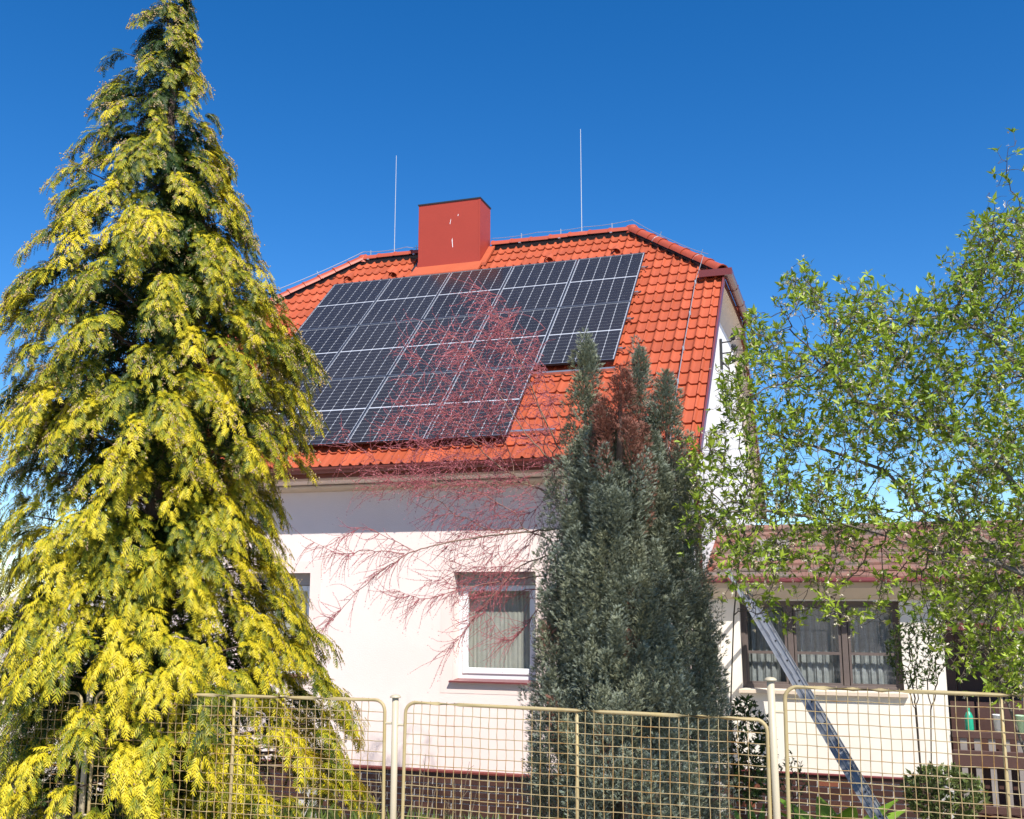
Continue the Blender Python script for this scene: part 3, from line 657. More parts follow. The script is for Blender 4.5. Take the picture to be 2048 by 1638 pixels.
# ------------------------------------------------------------------ ladder
lt = pixY(1460, 1138, -2.78); lb = pixY(1778, 1676, -4.15)
e = empty('ladder', lb, 'aluminium extension ladder leaning on the annex eave, crossing in front of its window', 'ladder')
ax = unit(lt - lb); LL = np.linalg.norm(lt - lb); sd = np.array([0, 1., 0]); sd = unit(sd - (sd @ ax) * ax); nn = np.cross(ax, sd)
Mx = Matrix((Vector(ax), Vector(sd), Vector(nn))).transposed().to_4x4()
def lad(mb, nm, mt=M['ladder']): o = mb.build(nm, mt, e, bevel=.0); o.matrix_local = Mx; return o
for y in (0, .40):
    for s_, z0 in ((0, -.064), (1, .004)):
        m = MB(); x0, x1 = (0, LL * .86) if s_ == 0 else (.25, LL)
        m.box(x0, x1, y - .004, y + .004, z0, z0 + .060); m.box(x0, x1, y - .014, y - .004, z0, z0 + .006); m.box(x0, x1, y - .014, y - .004, z0 + .054, z0 + .060)
        lad(m, 'side_rail')
rung = MB().tube([(0, -.006, 0), (0, .406, 0)], .014, 10)
for k in range(int(LL / .279)):
    x = .22 + k * .279
    for z in (-.034, .034):
        if x < LL - .1: lad(MB().tube([(x, -.0055, z), (x, .406, z)], .014, 10), 'rung')
    lad(MB().lathe([(.014, -.007), (.018, -.0065), (.018, -.004)], (0, 0, 0), 12), 'rung_ring').matrix_local = Mx @ Matrix.Translation((x, 0, -.034)) @ Matrix.Rotation(R(-90), 4, 'X')
    lad(MB().lathe([(.001, -.0062), (.0125, -.006)], (0, 0, 0), 12), 'rung_bore', M['black']).matrix_local = Mx @ Matrix.Translation((x, 0, -.034)) @ Matrix.Rotation(R(90), 4, 'X') @ Matrix.Translation((0, 0, .0125))
for y in (-.02, .38): lad(MB().box(-.05, .06, y, y + .04, -.08, .0), 'rubber_foot', M['black'])
# dark stone trough by the ladder foot
c = pixY(1748, 1590, -3.6); gz = ground_z(c[0], -3.6)
e = empty('garden_pedestal', (c[0] + .02, -3.75, gz), 'dark grey stone pedestal with flat slab beside the ladder foot', 'pedestal')
MB().lathe([(.16, 0), (.16, .08), (.11, .12), (.10, .30), (.14, .36)], seg=8).build('base', M['stone'], e); MB().box(-.19, .19, -.16, .16, .36, .42).build('slab', M['stone'], e, bevel=.01)
e = empty('cast_planter', (c[0] + .30, -4.05, ground_z(0, -4.05)), 'low dark planter at the bottom edge right of the ladder foot', 'planter')
MB().lathe([(.001, 0), (.13, 0), (.17, .22), (.19, .23), (.19, .26), (.165, .26), (.15, .2), (.001, .2)], seg=18).build('bowl', M['stone'], e, True)

# ------------------------------------------------------------------ fence
YF = -9.818
def wavy(n, L, amp, ph, axis):
    pts = []
    for i in range(n * 2 + 1):
        t = i / (2 * n) * L; w_ = amp * math.cos(math.pi * (i / 2 * 1.0) * 2 / 1 + ph)
        pts.append((t, w_, 0) if axis == 0 else (0, w_, t))
    return pts
PLEN, PHGT, CW, CH = 2.30, .98, .0575, .0635
nv, nh = int(PLEN / CW), int(PHGT / CH)
vm = [MB().tube([(.0015 * math.sin(i * 1.3), (.004 if (i + k) % 2 else -.004), i * CH) for i in range(nh + 2)], .0025, 5).mesh('wire', M['wire']) for k in range(2)]
hm = [MB().tube([(i * CW, (-.004 if (i + k) % 2 else .004), .0015 * math.sin(i * 1.1)) for i in range(nv + 1)], .0027, 5).mesh('wire', M['wire']) for k in range(2)]
def fence_panel(x0, ztop, tilt, label):
    e = empty('mesh_fence', (x0, YF, ztop - PHGT), label, 'fence', 'mesh panels of the street fence', rot=(0, tilt, 0))
    r = .07; pts = [(0, 0, 0), (0, 0, PHGT - r)] + [(r - r * math.cos(t), 0, PHGT - r + r * math.sin(t)) for t in np.linspace(.3, 1.57, 5)] + [(PLEN - r, 0, PHGT)] + [(PLEN - r + r * math.sin(t), 0, PHGT - r + r * math.cos(t)) for t in np.linspace(.3, 1.57, 5)] + [(PLEN, 0, 0)]
    mid = []
    for p, q in zip(pts[:-1], pts[1:]):
        k = max(1, int(np.linalg.norm(np.array(q) - np.array(p)) / .15)); mid += [tuple(np.array(p) + (np.array(q) - np.array(p)) * i / k) for i in range(k)]
    mid.append(pts[-1])
    m = MB(); m.tube([(a_, random.uniform(-.0015, .0015), c_) for a_, b_, c_ in mid], .0115, 8); m.tube([(0, 0, .005), (PLEN, 0, .005)], .0115, 8)
    m.build('frame', M['fence'], e, True)
    MB().tube([(PLEN / 2, .012, 0), (PLEN / 2 + .004, .012, PHGT / 2), (PLEN / 2, .012, PHGT)], .0105, 8).build('stiffener', M['fence'], e, True)
    for i in range(1, nv):
        o = link('wire', vm[i % 2], e); o.location = (i * CW + random.uniform(-.003, .003), 0, .0); o.rotation_euler = (random.uniform(-.002, .002), random.uniform(-.004, .004), 0)
        o.scale = (1, 1, (PHGT + .012) / ((nh + 1) * CH))
    for i in range(1, nh):
        o = link('wire', hm[i % 2], e); o.location = (0, 0, i * CH + .02 + random.uniform(-.002, .002)); o.scale = (PLEN / (nv * CW), 1, 1); o.rotation_euler = (0, random.uniform(-.002, .002), 0)
    for zz in (.13, PHGT - .145):
        MB().tube([(0, 0, zz), (-.055, 0, zz)], .008, 8).build('hinge_lug', M['post'], e); MB().tube([(PLEN, 0, zz), (PLEN + .055, 0, zz)], .008, 8).build('hinge_lug', M['post'], e)
def fence_post(x, ztop, label, lean=0):
    gz = ground_z(x, YF) - .3
    e = empty('fence_post', (x, YF, gz), label, 'fence post', 'posts of the street fence', rot=(0, lean, 0))
    h = ztop - gz
    MB().tube([(0, 0, 0), (0, 0, h * .5), (0, 0, h - .01)], .0215, 14).build('tube', M['post'], e, True)
    MB().lathe([(.022, h - .022), (.036, h - .02), (.036, h - .014), (.024, h - .004), (.001, h)], seg=16).build('cap', M['post'], e, True)
fence_panel(5.909, .898, .0122, 'cream mesh fence panel between the two visible posts, across the grey conifer')
fence_panel(3.478, .892, -.006, 'cream mesh fence panel left of the left post, half behind golden cypress')
fence_panel(1.05, .88, 0, 'leftmost mesh fence panel almost hidden in the golden cypress')
fence_panel(8.316, 1.062, .012, 'cream mesh fence panel right of the right post, in front of the annex')
fence_post(5.847, .945, 'slim cream fence post left of the grey conifer'); fence_post(8.255, 1.115, 'cream fence post with dome cap right of the grey conifer', -.004)
fence_post(3.415, .94, 'cream fence post hidden in the golden cypress')

# ------------------------------------------------------------------ vegetation tools
def rhombi(segs):                              # list of (base xy, tip xy, width) flat in xy, colour t at base/tip
    V, F, C = [], [], []
    for (b, t, w_, c0, c1) in segs:
        b, t = np.array(b, float), np.array(t, float); d = t - b; p = np.array([-d[1], d[0]]) / (np.linalg.norm(d) + 1e-9) * w_ / 2; m_ = b + d * .45
        k = len(V); V += [(*b, 0), (*(m_ + p), .0), (*t, 0), (*(m_ - p), .0)]; C += [c0, (c0 + c1) / 2, c1, (c0 + c1) / 2]; F += [(k, k + 1, k + 2), (k, k + 2, k + 3)]
    return np.array(V), np.array(F), np.array(C)
def spikes(segs):                              # the same with one triangle each
    V, F, C = [], [], []
    for (b, t, w_, c0, c1) in segs:
        b, t = np.array(b, float), np.array(t, float); d = t - b; p = np.array([-d[1], d[0]]) / (np.linalg.norm(d) + 1e-9) * w_ / 2
        k = len(V); V += [(*(b + p), 0), (*(b - p + d * .12), 0), (*t, 0)]; C += [c0, c0, c1]; F.append((k, k + 1, k + 2))
    return np.array(V), np.array(F), np.array(C)
def ring_tree(nodes, parent, rad, seg=5):      # continuous tapered limbs
    nodes = np.asarray(nodes); n = len(nodes); parent = np.asarray(parent)
    d = nodes - nodes[np.maximum(parent, 0)]; d[parent < 0] = (0, 0, 1); d = unit(d)
    ref = np.where(np.abs(d[:, 2:3]) < .9, np.array([[0, 0, 1.]]), np.array([[1., 0, 0]])); a = unit(np.cross(d, ref)); b = np.cross(d, a)
    th = np.arange(seg) * 2 * math.pi / seg
    ringo = lambda c, rr: c[:, None, :] + rr[:, None, None] * (np.cos(th)[None, :, None] * a[:, None, :] + np.sin(th)[None, :, None] * b[:, None, :])
    ch = np.nonzero(parent >= 0)[0]
    top = ringo(nodes, rad)[ch]; pr = np.minimum(rad[parent[ch]], rad[ch] * 1.5)
    c0 = nodes[parent[ch]]; A_, B_ = a[ch], b[ch]
    bot = c0[:, None, :] + pr[:, None, None] * (np.cos(th)[None, :, None] * A_[:, None, :] + np.sin(th)[None, :, None] * B_[:, None, :])
    m_ = len(ch); V = np.concatenate([bot, top], 1).reshape(-1, 3)
    base = (np.arange(m_) * 2 * seg)[:, None]; k = np.arange(seg); k2 = (k + 1) % seg
    F = np.stack([base + k, base + k2, base + seg + k2, base + seg + k], -1).reshape(-1, 4)
    rv = np.concatenate([np.repeat(pr[:, None], seg, 1), np.repeat(rad[ch][:, None], seg, 1)], 1).reshape(-1)
    return V, F, rv
def colonize(att, starts, step, kill, infl, iters=200, bias=(0, 0, 0), wob=.15, cap=9000):
    att = np.asarray(att, float); nodes = [np.array(s, float) for s in starts[0]]; parent = list(starts[1])
    N_ = np.array(nodes); dist = np.full(len(att), 1e9); near = np.zeros(len(att), int)
    def upd(idx0):
        nonlocal dist, near
        new = np.array(nodes[idx0:])
        for c0 in range(0, len(new), 400):
            D = np.linalg.norm(att[:, None, :] - new[None, c0:c0 + 400], axis=2); j = D.argmin(1); dm = D[np.arange(len(att)), j]; u = dm < dist
            dist[u] = dm[u]; near[u] = j[u] + idx0 + c0
    upd(0); alive = np.ones(len(att), bool)
    for it in range(iters):
        act = alive & (dist < infl)
        if not act.any():
            act = alive & (dist < dist[alive].min() + .3) if alive.any() else act
            if not act.any(): break
        ids, inv = np.unique(near[act], return_inverse=True); vec = unit(att[act] - np.array(nodes)[near[act]])
        S = np.zeros((len(ids), 3)); np.add.at(S, inv, vec); S = unit(S) + np.array(bias) + rng.normal(0, wob, S.shape); S = unit(S)
        i0 = len(nodes)
        for i, s in zip(ids, S): nodes.append(nodes[i] + s * step * rng.uniform(.8, 1.2)); parent.append(int(i))
        upd(i0); alive &= dist > kill
        if not alive.any() or len(nodes) > cap: break
    return np.array(nodes), np.array(parent)
def pipe(parent, tip, exp=2.4, mx=.06):
    n = len(parent); s = np.zeros(n); nch = np.zeros(n, int)
    for i in range(n - 1, -1, -1):
        if nch[i] == 0: s[i] = tip ** exp
        if parent[i] >= 0: s[parent[i]] += s[i]; nch[parent[i]] += 1
    return np.minimum(s ** (1 / exp), mx), nch
def leaf_template(fold=.25, w=.36, droop=.2):
    V = np.array([(0, 0, 0), (.45, w / 2, fold * w / 2), (.5, 0, -droop * .25), (.45, -w / 2, fold * w / 2), (1, 0, -droop)]); F = np.array([(0, 2, 1), (1, 2, 4), (0, 3, 2), (3, 4, 2)])
    return V, F
LV, LF = leaf_template()
def rosettes(pos, dirs, nleaf, size, spread, c0, c1, jit=.25):
    n = len(pos); P = np.repeat(pos, nleaf, 0); D = np.repeat(unit(dirs), nleaf, 0)
    rnd = unit(rng.normal(size=P.shape)); side = unit(rnd - (rnd * D).sum(1, keepdims=True) * D); a_ = rng.uniform(.2, 1, (len(P), 1)) * spread
    ax_ = unit(D * np.cos(a_) + side * np.sin(a_)); nm_ = unit(D * .8 - side * .4 + np.array([0, 0, .5]) + rng.normal(0, .25, P.shape))
    sc = size * rng.uniform(.45, 1.3, len(P)) * np.repeat(rng.uniform(.65, 1.2, n), nleaf); V, F = inst(LV, LF, P + rng.normal(0, .004, P.shape), frames(ax_, nm_), sc)
    t = np.clip(rng.uniform(0, 1, (n, 1)).repeat(nleaf, 0).reshape(-1, 1) + rng.normal(0, jit, (len(P), 1)), 0, 1); C = np.array(c0) * (1 - t) + np.array(c1) * t
    return V, F, np.repeat(C, len(LV), 0)
def bundle(parts):
    V, F, C, k = [], [], [], 0
    for v, f, c in parts: V.append(v); F.append(f + k); C.append(c); k += len(v)
    return np.concatenate(V), np.concatenate(F), np.concatenate(C)
def part(name, parent, base, V, F, C, mt, smooth=False, stuff=False):
    o = link(name, np_mesh(name, V - np.array(base), F, mt, C, smooth), parent)
    if stuff: o['kind'] = 'stuff'
    return o

# ------------------------------------------------------------------ golden cypress
TB = np.array([3.22, -8.86, ground_z(0, -8.86) - .05])
tab = [(-12, 325, 345), (40, 275, 380), (80, 245, 400), (120, 215, 405), (180, 195, 420), (250, 175, 445), (330, 135, 470), (400, 100, 490), (450, 85, 505), (520, 30, 525), (600, 0, 575), (700, -15, 625), (780, -20, 612), (850, -20, 645), (930, -20, 615), (1000, -25, 575), (1100, -25, 578), (1200, -30, 590), (1300, -45, 665), (1400, -50, 705), (1500, -60, 725), (1600, -70, 745), (1900, -70, 745)]
nH = unit(np.array([TB[0] - CAM[0], TB[1] - CAM[1], 0])); sright = np.array([nH[1], -nH[0], 0])
def onpl(x, y):
    r = FW + RT * ((x - 1024) / FPX) - UPV * ((y - 819) / FPX); return CAM + r * ((nH @ (TB - CAM)) / (nH @ r))
LEAN = -.026
def axp(z): return TB + sright * (LEAN * (z - 1.2)) + np.array([0, 0, z - TB[2]])
tz, tL, tR = [], [], []
for y, a_, b_ in tab[::-1]:
    l_, r_ = onpl(a_, y), onpl(b_, y); tz.append((l_[2] + r_[2]) / 2); tL.append(max(.04, -(l_ - axp(tz[-1])) @ sright)); tR.append(max(.04, (r_ - axp(tz[-1])) @ sright))
tz, tL, tR = map(np.array, (tz, tL, tR)); ZT = tz[-1] + .05
def crad(z, dx, dy):
    cc = (dx * sright[0] + dy * sright[1]) * .5 + .5
    return np.interp(z, tz, tL) * (1 - cc) + np.interp(z, tz, tR) * cc
cyp = empty('golden_cypress', TB, 'tall golden-yellow conical cypress with drooping sprays at the left', 'conifer')
MB().tube([axp(z) - TB for z in (TB[2], 2.0, 4.4, ZT - .15)], [.15, .11, .06, .008], 10).build('trunk', M['bark'], cyp, True)
seg = [((0, 0), (1, 0), .075, .1, 1)]
for i in range(4):
    for sg in (1, -1):
        s_ = .04 + i * .215 + (.06 if sg > 0 else 0); l = .44 * (1 - s_ * .5) * (1.1 if (i + sg) % 2 else .9)
        seg.append(((s_, 0), (s_ + l * .76, sg * l * .64), .105, s_ * .55, min(1, s_ * .55 + .5)))
FV, FF, FC = spikes(seg); FV[:, 2] = -.28 * FV[:, 0] ** 2 - .35 * np.abs(FV[:, 1])
NB = 1500; org, axs, nrm, scl, yel, cone_p = [], [], [], [], [], []
tubes = MB(); zz = []
while len(zz) < NB:
    z = rng.uniform(-.15, ZT)
    if rng.uniform(0, 1.6) < np.interp(z, tz, tR) + .10: zz.append(z)
zz += list(np.linspace(ZT - .5, ZT, 14))
for ib, z in enumerate(zz):
    az = ib * 2.39996 + rng.normal(0, .2); dx, dy = math.cos(az), math.sin(az); out = np.array([dx, dy, 0]); sidev = np.array([-dy, dx, 0])
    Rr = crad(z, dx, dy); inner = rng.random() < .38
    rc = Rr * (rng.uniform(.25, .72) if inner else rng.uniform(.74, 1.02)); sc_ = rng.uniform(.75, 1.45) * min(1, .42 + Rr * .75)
    spl = .27 * sc_; rc = max(rc - spl * .85, 0.0)
    c0 = axp(z + .10 * sc_) + out * rc + rng.normal(0, .02, 3)
    if rc > .12 and ib % 3 == 0: tubes.tube([axp(z - .12 * rc), axp(z + .05) + out * rc * .6, c0], [.010 * rc + .004, .006 * rc + .003, .004], 4, False)
    byel = np.clip(.78 - .055 * max(z - 2.0, 0) + rng.normal(0, .18) - (.55 if inner else 0), .0, 1)  # green inner fronds, darkened so shade between clumps sits in the colour
    sk = rng.normal(0, .3); so2 = unit(out + sidev * sk); n = int(72 * sc_ * (.75 if inner else 1))
    if out @ nH > .30: n = int(n * .5)
    for j in range(n):
        u = (j + rng.random()) / n; p = c0 + so2 * spl * u * 1.0 + np.array([0, 0, spl * (.40 * u - 1.25 * u * u)])
        tang = unit(so2 + np.array([0, 0, .40 - 2.5 * u])); th = rng.uniform(-2.1, 2.1); lat = unit(np.cross(tang, [0, 0, 1])) ; upn = np.cross(lat, tang)
        side = lat * math.sin(th) + upn * math.cos(th) * .6
        a_ = unit(tang * .75 + side * rng.uniform(.35, .95) + np.array([0, 0, -.32]))
        q = p + side * spl * rng.uniform(.0, .30)
        org.append(q); axs.append(a_); nrm.append(upn * .7 + side * .5 + out * .5 + np.array([0, 0, .35]) + rng.normal(0, .35, 3)); scl.append(rng.uniform(.058, .118) * (.8 + .2 * sc_) * (1.25 if inner else 1)); yel.append(byel - .08 + .46 * math.cos(th) * (1 if abs(th) > 1 else .75) + rng.normal(0, .12) - .15 * (u < .2))  # undersides greener, tops yellower: shade and sun on each clump painted in
        if u > .45 and rng.random() < (.20 if z > 2.4 else .035): cone_p.append((q, a_))
org, axs, nrm, scl, yel = map(np.array, (org, axs, nrm, scl, yel))
print('fronds', len(org))
V, F = inst(FV, FF, org, frames(axs, nrm), scl)
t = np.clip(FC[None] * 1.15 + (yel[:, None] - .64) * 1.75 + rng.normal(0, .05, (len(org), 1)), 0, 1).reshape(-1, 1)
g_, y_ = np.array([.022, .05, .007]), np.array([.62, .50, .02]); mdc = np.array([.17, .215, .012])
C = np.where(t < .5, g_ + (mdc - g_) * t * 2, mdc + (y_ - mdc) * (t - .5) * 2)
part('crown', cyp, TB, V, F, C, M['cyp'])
tubes.v = [tuple(np.array(p) - TB) for p in tubes.v]; tag(tubes.build('limbs', M['bark'], cyp), kind='stuff')
ov = np.array([(1, 0, -.4), (-.5, .87, -.4), (-.5, -.87, -.4), (0, 0, 1.1)]) * 1.25; of = np.array([(0, 1, 3), (1, 2, 3), (2, 0, 3), (0, 2, 1)])
cp = np.array([p + a_ * rng.uniform(.02, .085) + rng.normal(0, .008, 3) - np.array([0, 0, rng.uniform(0, .025)]) for p, a_ in cone_p for _ in range(7)])
V, F = inst(ov, of, cp, np.repeat(np.eye(3)[None], len(cp), 0), rng.uniform(.0045, .0075, len(cp)))
t = rng.uniform(0, 1, (len(cp), 1)); part('cone_cluster', cyp, TB, V, F, np.repeat(np.array([.30, .20, .11]) * (1 - t) + np.array([.50, .38, .20]) * t, 4, 0), M['twig'], stuff=True)
print('cones', len(cp))

# ------------------------------------------------------------------ grey conifer
JB = np.array([6.68, -6.75, ground_z(0, -6.75) - .03]); JD = 9.2
jun = empty('grey_conifer', JB, 'dense grey-green columnar conifer with a browned dead top in front of the house', 'conifer')
KJ = JD / FPX
def px2(x, y, dd=0): return pix(x, y, JD + dd)
# leaders: axis bottom (px), top (px), max radius px, where the maximum lies (fraction from top), depth shift
lead = [((1165, 1500), (1172, 678), 84, .55, .05, 0), ((1240, 1060), (1240, 738), 54, .58, -.34, 2), ((1290, 1300), (1276, 690), 46, .6, .15, 0), ((1352, 1500), (1330, 742), 78, .55, .0, 0),
        ((1250, 1560), (1240, 835), 112, .55, -.18, 0), ((1165, 1660), (1158, 1000), 96, .5, -.12, 0), ((1345, 1660), (1352, 990), 94, .5, -.12, 0), ((1255, 1700), (1255, 1130), 140, .5, -.40, 0), ((1195, 1500), (1188, 860), 80, .5, -.16, 0), ((1310, 1480), (1305, 880), 80, .5, -.1, 0), ((1240, 1600), (1250, 900), 130, .5, .3, 0), ((1122, 1720), (1122, 1200), 52, .5, -.05, 0), ((1392, 1720), (1392, 1200), 52, .5, -.05, 0)]
SV, SF, SCc = spikes([((0, 0), (1, 0), .13, 0, 1), ((.15, 0), (.62, .26), .13, .1, .8), ((.15, 0), (.62, -.26), .13, .1, .8), ((.42, 0), (.92, .10), .12, .3, 1)])
SV[:, 2] += .12 * SV[:, 0] ** 2
so_, sa_, sn_, ss_, sk_, st_ = [], [], [], [], [], []
for (bx, by), (tx, ty), rm, fr_, dd, kind in lead:
    b3, t3 = px2(bx, by, dd), px2(tx, ty, dd); H_ = np.linalg.norm(t3 - b3)
    npl = int(46 + 150 * (rm / 100) * H_ / 1.6)
    for i in range(npl):
        s_ = rng.uniform(0.0, 1) ** .85; az = rng.uniform(0, 6.283); rad_ = rm * KJ * min(1, (s_ / fr_) ** .75) * (1 if s_ < .8 else 1 - .35 * (s_ - .8) / .2)
        c_ = t3 + (b3 - t3) * s_; o_ = np.array([math.cos(az), math.sin(az), 0]); p0 = c_ + o_ * rad_ * (rng.uniform(.66, .95) if s_ > .35 else rng.uniform(.2, .95)) - np.array([0, 0, .14])
        L_ = rng.uniform(.20, .36) * (.7 + .5 * min(1, s_ * 2)); tilt = rng.uniform(.10, .36) * (1 if s_ > .08 else .3); ax_ = unit(np.array([0, 0, 1]) + o_ * tilt + rng.normal(0, .06, 3))
        n = int(95 * L_ / .3 * (.45 if o_ @ FW > .25 else 1) * (1.9 if s_ < .35 else 1) * (1.3 if kind == 2 else 1)); u = rng.uniform(0, 1, n) ** .8; wr = .078 * np.sin(np.pi * np.clip(u * .82 + .16, 0, 1)) ** .8
        sd1 = unit(rng.normal(size=(n, 3))); sd1 = unit(sd1 - (sd1 @ ax_)[:, None] * ax_)
        P = p0 + ax_ * (L_ * u)[:, None] + sd1 * (wr * rng.uniform(.4, 1, n))[:, None]
        so_.append(P); sa_.append(unit(ax_ * .9 + sd1 * .75 + o_ * .15 + rng.normal(0, .2, (n, 3)))); sn_.append(sd1 + rng.normal(0, .5, (n, 3))); ss_.append(rng.uniform(.030, .056, n))
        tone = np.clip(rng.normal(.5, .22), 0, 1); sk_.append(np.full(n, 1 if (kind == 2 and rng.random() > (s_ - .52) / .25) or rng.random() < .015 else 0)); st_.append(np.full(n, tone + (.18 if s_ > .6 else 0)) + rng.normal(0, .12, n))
so_, sa_, sn_ = np.concatenate(so_), np.concatenate(sa_), np.concatenate(sn_); ss_, sk_, st_ = np.concatenate(ss_), np.concatenate(sk_), np.concatenate(st_)
print('juniper sprays', len(so_))
for dead, nm in ((0, 'crown'), (1, 'dead_crown')):
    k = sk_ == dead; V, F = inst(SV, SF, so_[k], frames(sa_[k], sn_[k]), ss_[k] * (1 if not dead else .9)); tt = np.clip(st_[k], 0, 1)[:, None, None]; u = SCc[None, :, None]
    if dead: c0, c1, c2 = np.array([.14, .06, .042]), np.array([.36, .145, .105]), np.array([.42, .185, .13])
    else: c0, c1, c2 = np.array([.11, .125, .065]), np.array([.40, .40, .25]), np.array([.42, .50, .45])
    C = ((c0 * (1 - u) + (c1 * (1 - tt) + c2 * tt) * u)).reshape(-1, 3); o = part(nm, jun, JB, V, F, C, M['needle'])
    if dead: o['label'] = 'rust-brown dead leader near the top'
m = MB()
for (bx, by), (tx, ty), rm, fr_, dd, kind in lead:
    b3, t3 = px2(bx, by, dd), px2(tx, ty, dd); m.tube([JB * 0 + (b3 - JB) * np.array([.6, .6, 1]), (b3 + t3) / 2 - JB, t3 - JB - np.array([0, 0, .1])], [.05, .03, .006], 6)
m.tube([(0, 0, 0), (0, 0, .8), (0, 0, 2.6)], [.11, .09, .04], 8); m.build('trunk', M['bark'], jun)

# ------------------------------------------------------------------ pink tamarisk behind the conifer
TM = pix(1215, 1560, 10.15); TM[2] = ground_z(0, TM[1])
tam = empty('tamarisk', TM, 'bare tamarisk with arching pink-budded twigs in front of the roof and window', 'shrub')
def cloud(n, cx, cy, sx, sy, d0, d1, ang=0):
    a_ = rng.normal(0, .5, (n, 2)); x = cx + sx * (a_[:, 0] * math.cos(ang) - a_[:, 1] * math.sin(ang) * sy / sx); y = cy + sx * a_[:, 0] * math.sin(ang) + sy * a_[:, 1] * math.cos(ang)
    return np.array([pix(i, j, d) for i, j, d in zip(x, y, rng.uniform(d0, d1, n))])
att = np.concatenate([cloud(230, 960, 760, 110, 130, 9.55, 10.55), cloud(160, 900, 840, 110, 70, 9.55, 10.45), cloud(60, 1000, 640, 60, 60, 9.75, 10.45), cloud(30, 1060, 690, 60, 60, 9.65, 10.25), cloud(150, 950, 960, 140, 80, 9.45, 10.55), cloud(110, 990, 1040, 110, 80, 9.45, 10.45), cloud(40, 800, 960, 60, 50, 9.55, 10.25),
                      cloud(60, 960, 1160, 90, 70, 9.45, 10.45), cloud(40, 1110, 800, 50, 120, 9.65, 10.45)])
stn = [TM, pix(1190, 1400, 10.05), pix(1170, 1250, 10.05), pix(1140, 1130, 10.05), pix(1120, 1000, 10.05), pix(1150, 1180, 9.85), pix(1100, 1080, 9.75)]; stp = [-1, 0, 1, 2, 3, 2, 5]
nd, pa = colonize(att, (stn, stp), .09, .10, .9, 150, bias=(-.15, 0, .02), wob=.22, cap=2600)
rd, nc = pipe(pa, .0016, 2.6, .016)
# hand-placed arching branches
def arch(pxs, r0, r1):
    global nd, pa, rd
    P = np.array([pix(*q) for q in pxs]); out = []
    for a_, b_ in zip(P[:-1], P[1:]): out += [a_ + (b_ - a_) * t for t in np.linspace(0, 1, 6, endpoint=False)]
    out.append(P[-1]); n0 = len(nd); k = len(out); out = np.array(out); 
    for _ in range(2): out[1:-1] = .25 * out[:-2] + .5 * out[1:-1] + .25 * out[2:]
    nd = np.concatenate([nd, out + rng.normal(0, .004, out.shape)]); pa = np.concatenate([pa, [-1] + list(range(n0, n0 + k - 1))]); rd = np.concatenate([rd, np.linspace(r0, r1, k)]); return list(range(n0, n0 + k))
ar = []
ar += arch([(1110, 1060, 9.75), (1040, 1065, 9.65), (950, 1075, 9.55), (870, 1090, 9.45), (810, 1108, 9.35), (750, 1150, 9.25), (690, 1210, 9.25), (640, 1262, 9.90)], .010, .0022)
ar += arch([(1100, 1110, 9.75), (1040, 1130, 9.65), (985, 1190, 9.45), (930, 1260, 9.35), (890, 1310, 9.25)], .008, .002)
ar += arch([(810, 1108, 9.35), (740, 1100, 9.25), (680, 1110, 9.90), (630, 1085, 9.90)], .005, .002)
ar += arch([(820, 1100, 9.35), (730, 1050, 9.25), (670, 1080, 9.90)], .004, .0018)
ar += arch([(1120, 900, 9.85), (1085, 830, 9.85), (1050, 740, 9.85), (1005, 650, 9.95), (960, 575, 9.95)], .010, .0022)
ar += arch([(1110, 930, 9.65), (1060, 880, 9.55), (1000, 790, 9.55), (930, 690, 9.65), (880, 660, 9.65)], .009, .002)
ar += arch([(1100, 1180, 9.75), (1060, 1240, 9.55), (1020, 1290, 9.45), (960, 1210, 9.35)], .007, .002)
ar += arch([(1095, 1150, 9.65), (1020, 1160, 9.55), (930, 1175, 9.45), (850, 1200, 9.35), (790, 1180, 9.35)], .007, .002)
# fine twigs
tips = np.nonzero((rd < .006))[0]; wsel = np.concatenate([rng.choice(tips, 2000), rng.choice(np.array(ar), 240)])
tn_v, tn_p, tn_r = [], [], []; bud_p, bud_d = [], []
RTv, UPw = RT, np.array([0, 0, 1.])
for i in wsel:
    p = nd[i].copy(); L_ = rng.uniform(.14, .42); n = 7; low = p[2] < 2.45
    d = unit(-RTv * rng.uniform(.2, 1.1) + UPw * (rng.normal(.0, .40) - (.45 if low else 0)) + FW * rng.normal(0, .45)); curl = np.array([0, 0, rng.normal(-.05, .13)]) + RTv * rng.normal(0, .08)
    k0 = len(tn_v)
    for j in range(n):
        tn_v.append(p.copy()); tn_p.append(-1 if j == 0 else k0 + j - 1); tn_r.append(.0023 - .0011 * j / n); d = unit(d + curl + rng.normal(0, .07, 3)); 
        st_ = L_ / n
        nbud = 3 if not low else 2
        for q in range(nbud): bud_p.append(p + d * st_ * (q + rng.random()) / nbud + rng.normal(0, .002, 3)); bud_d.append(unit(d + rng.normal(0, .6, 3)))
        p = p + d * st_
allv = np.concatenate([nd, np.array(tn_v)]); allp = np.concatenate([pa, np.where(np.array(tn_p) < 0, -1, np.array(tn_p) + len(nd))]); allr = np.concatenate([rd, np.array(tn_r)])
V, F, rv = ring_tree(allv, allp, allr, 3)
t = np.clip((rv - .0018) / .006, 0, 1)[:, None]; C = np.array([.34, .10, .105]) * (1 - t) + np.array([.20, .145, .10]) * t
part('branches', tam, TM, V, F, C, M['twig'])
bud_p, bud_d = np.array(bud_p), np.array(bud_d); BV, BF, _ = rhombi([((0, 0), (1, 0), .5, 0, 1)]); 
V, F = inst(BV, BF, bud_p, frames(bud_d, rng.normal(size=bud_p.shape)), rng.uniform(.010, .017, len(bud_p)))
t = rng.uniform(0, 1, (len(bud_p), 1)); part('buds', tam, TM, V, F, np.repeat(np.array([.46, .10, .14]) * (1 - t) + np.array([.48, .21, .22]) * t, 4, 0), M['needle'], stuff=True)
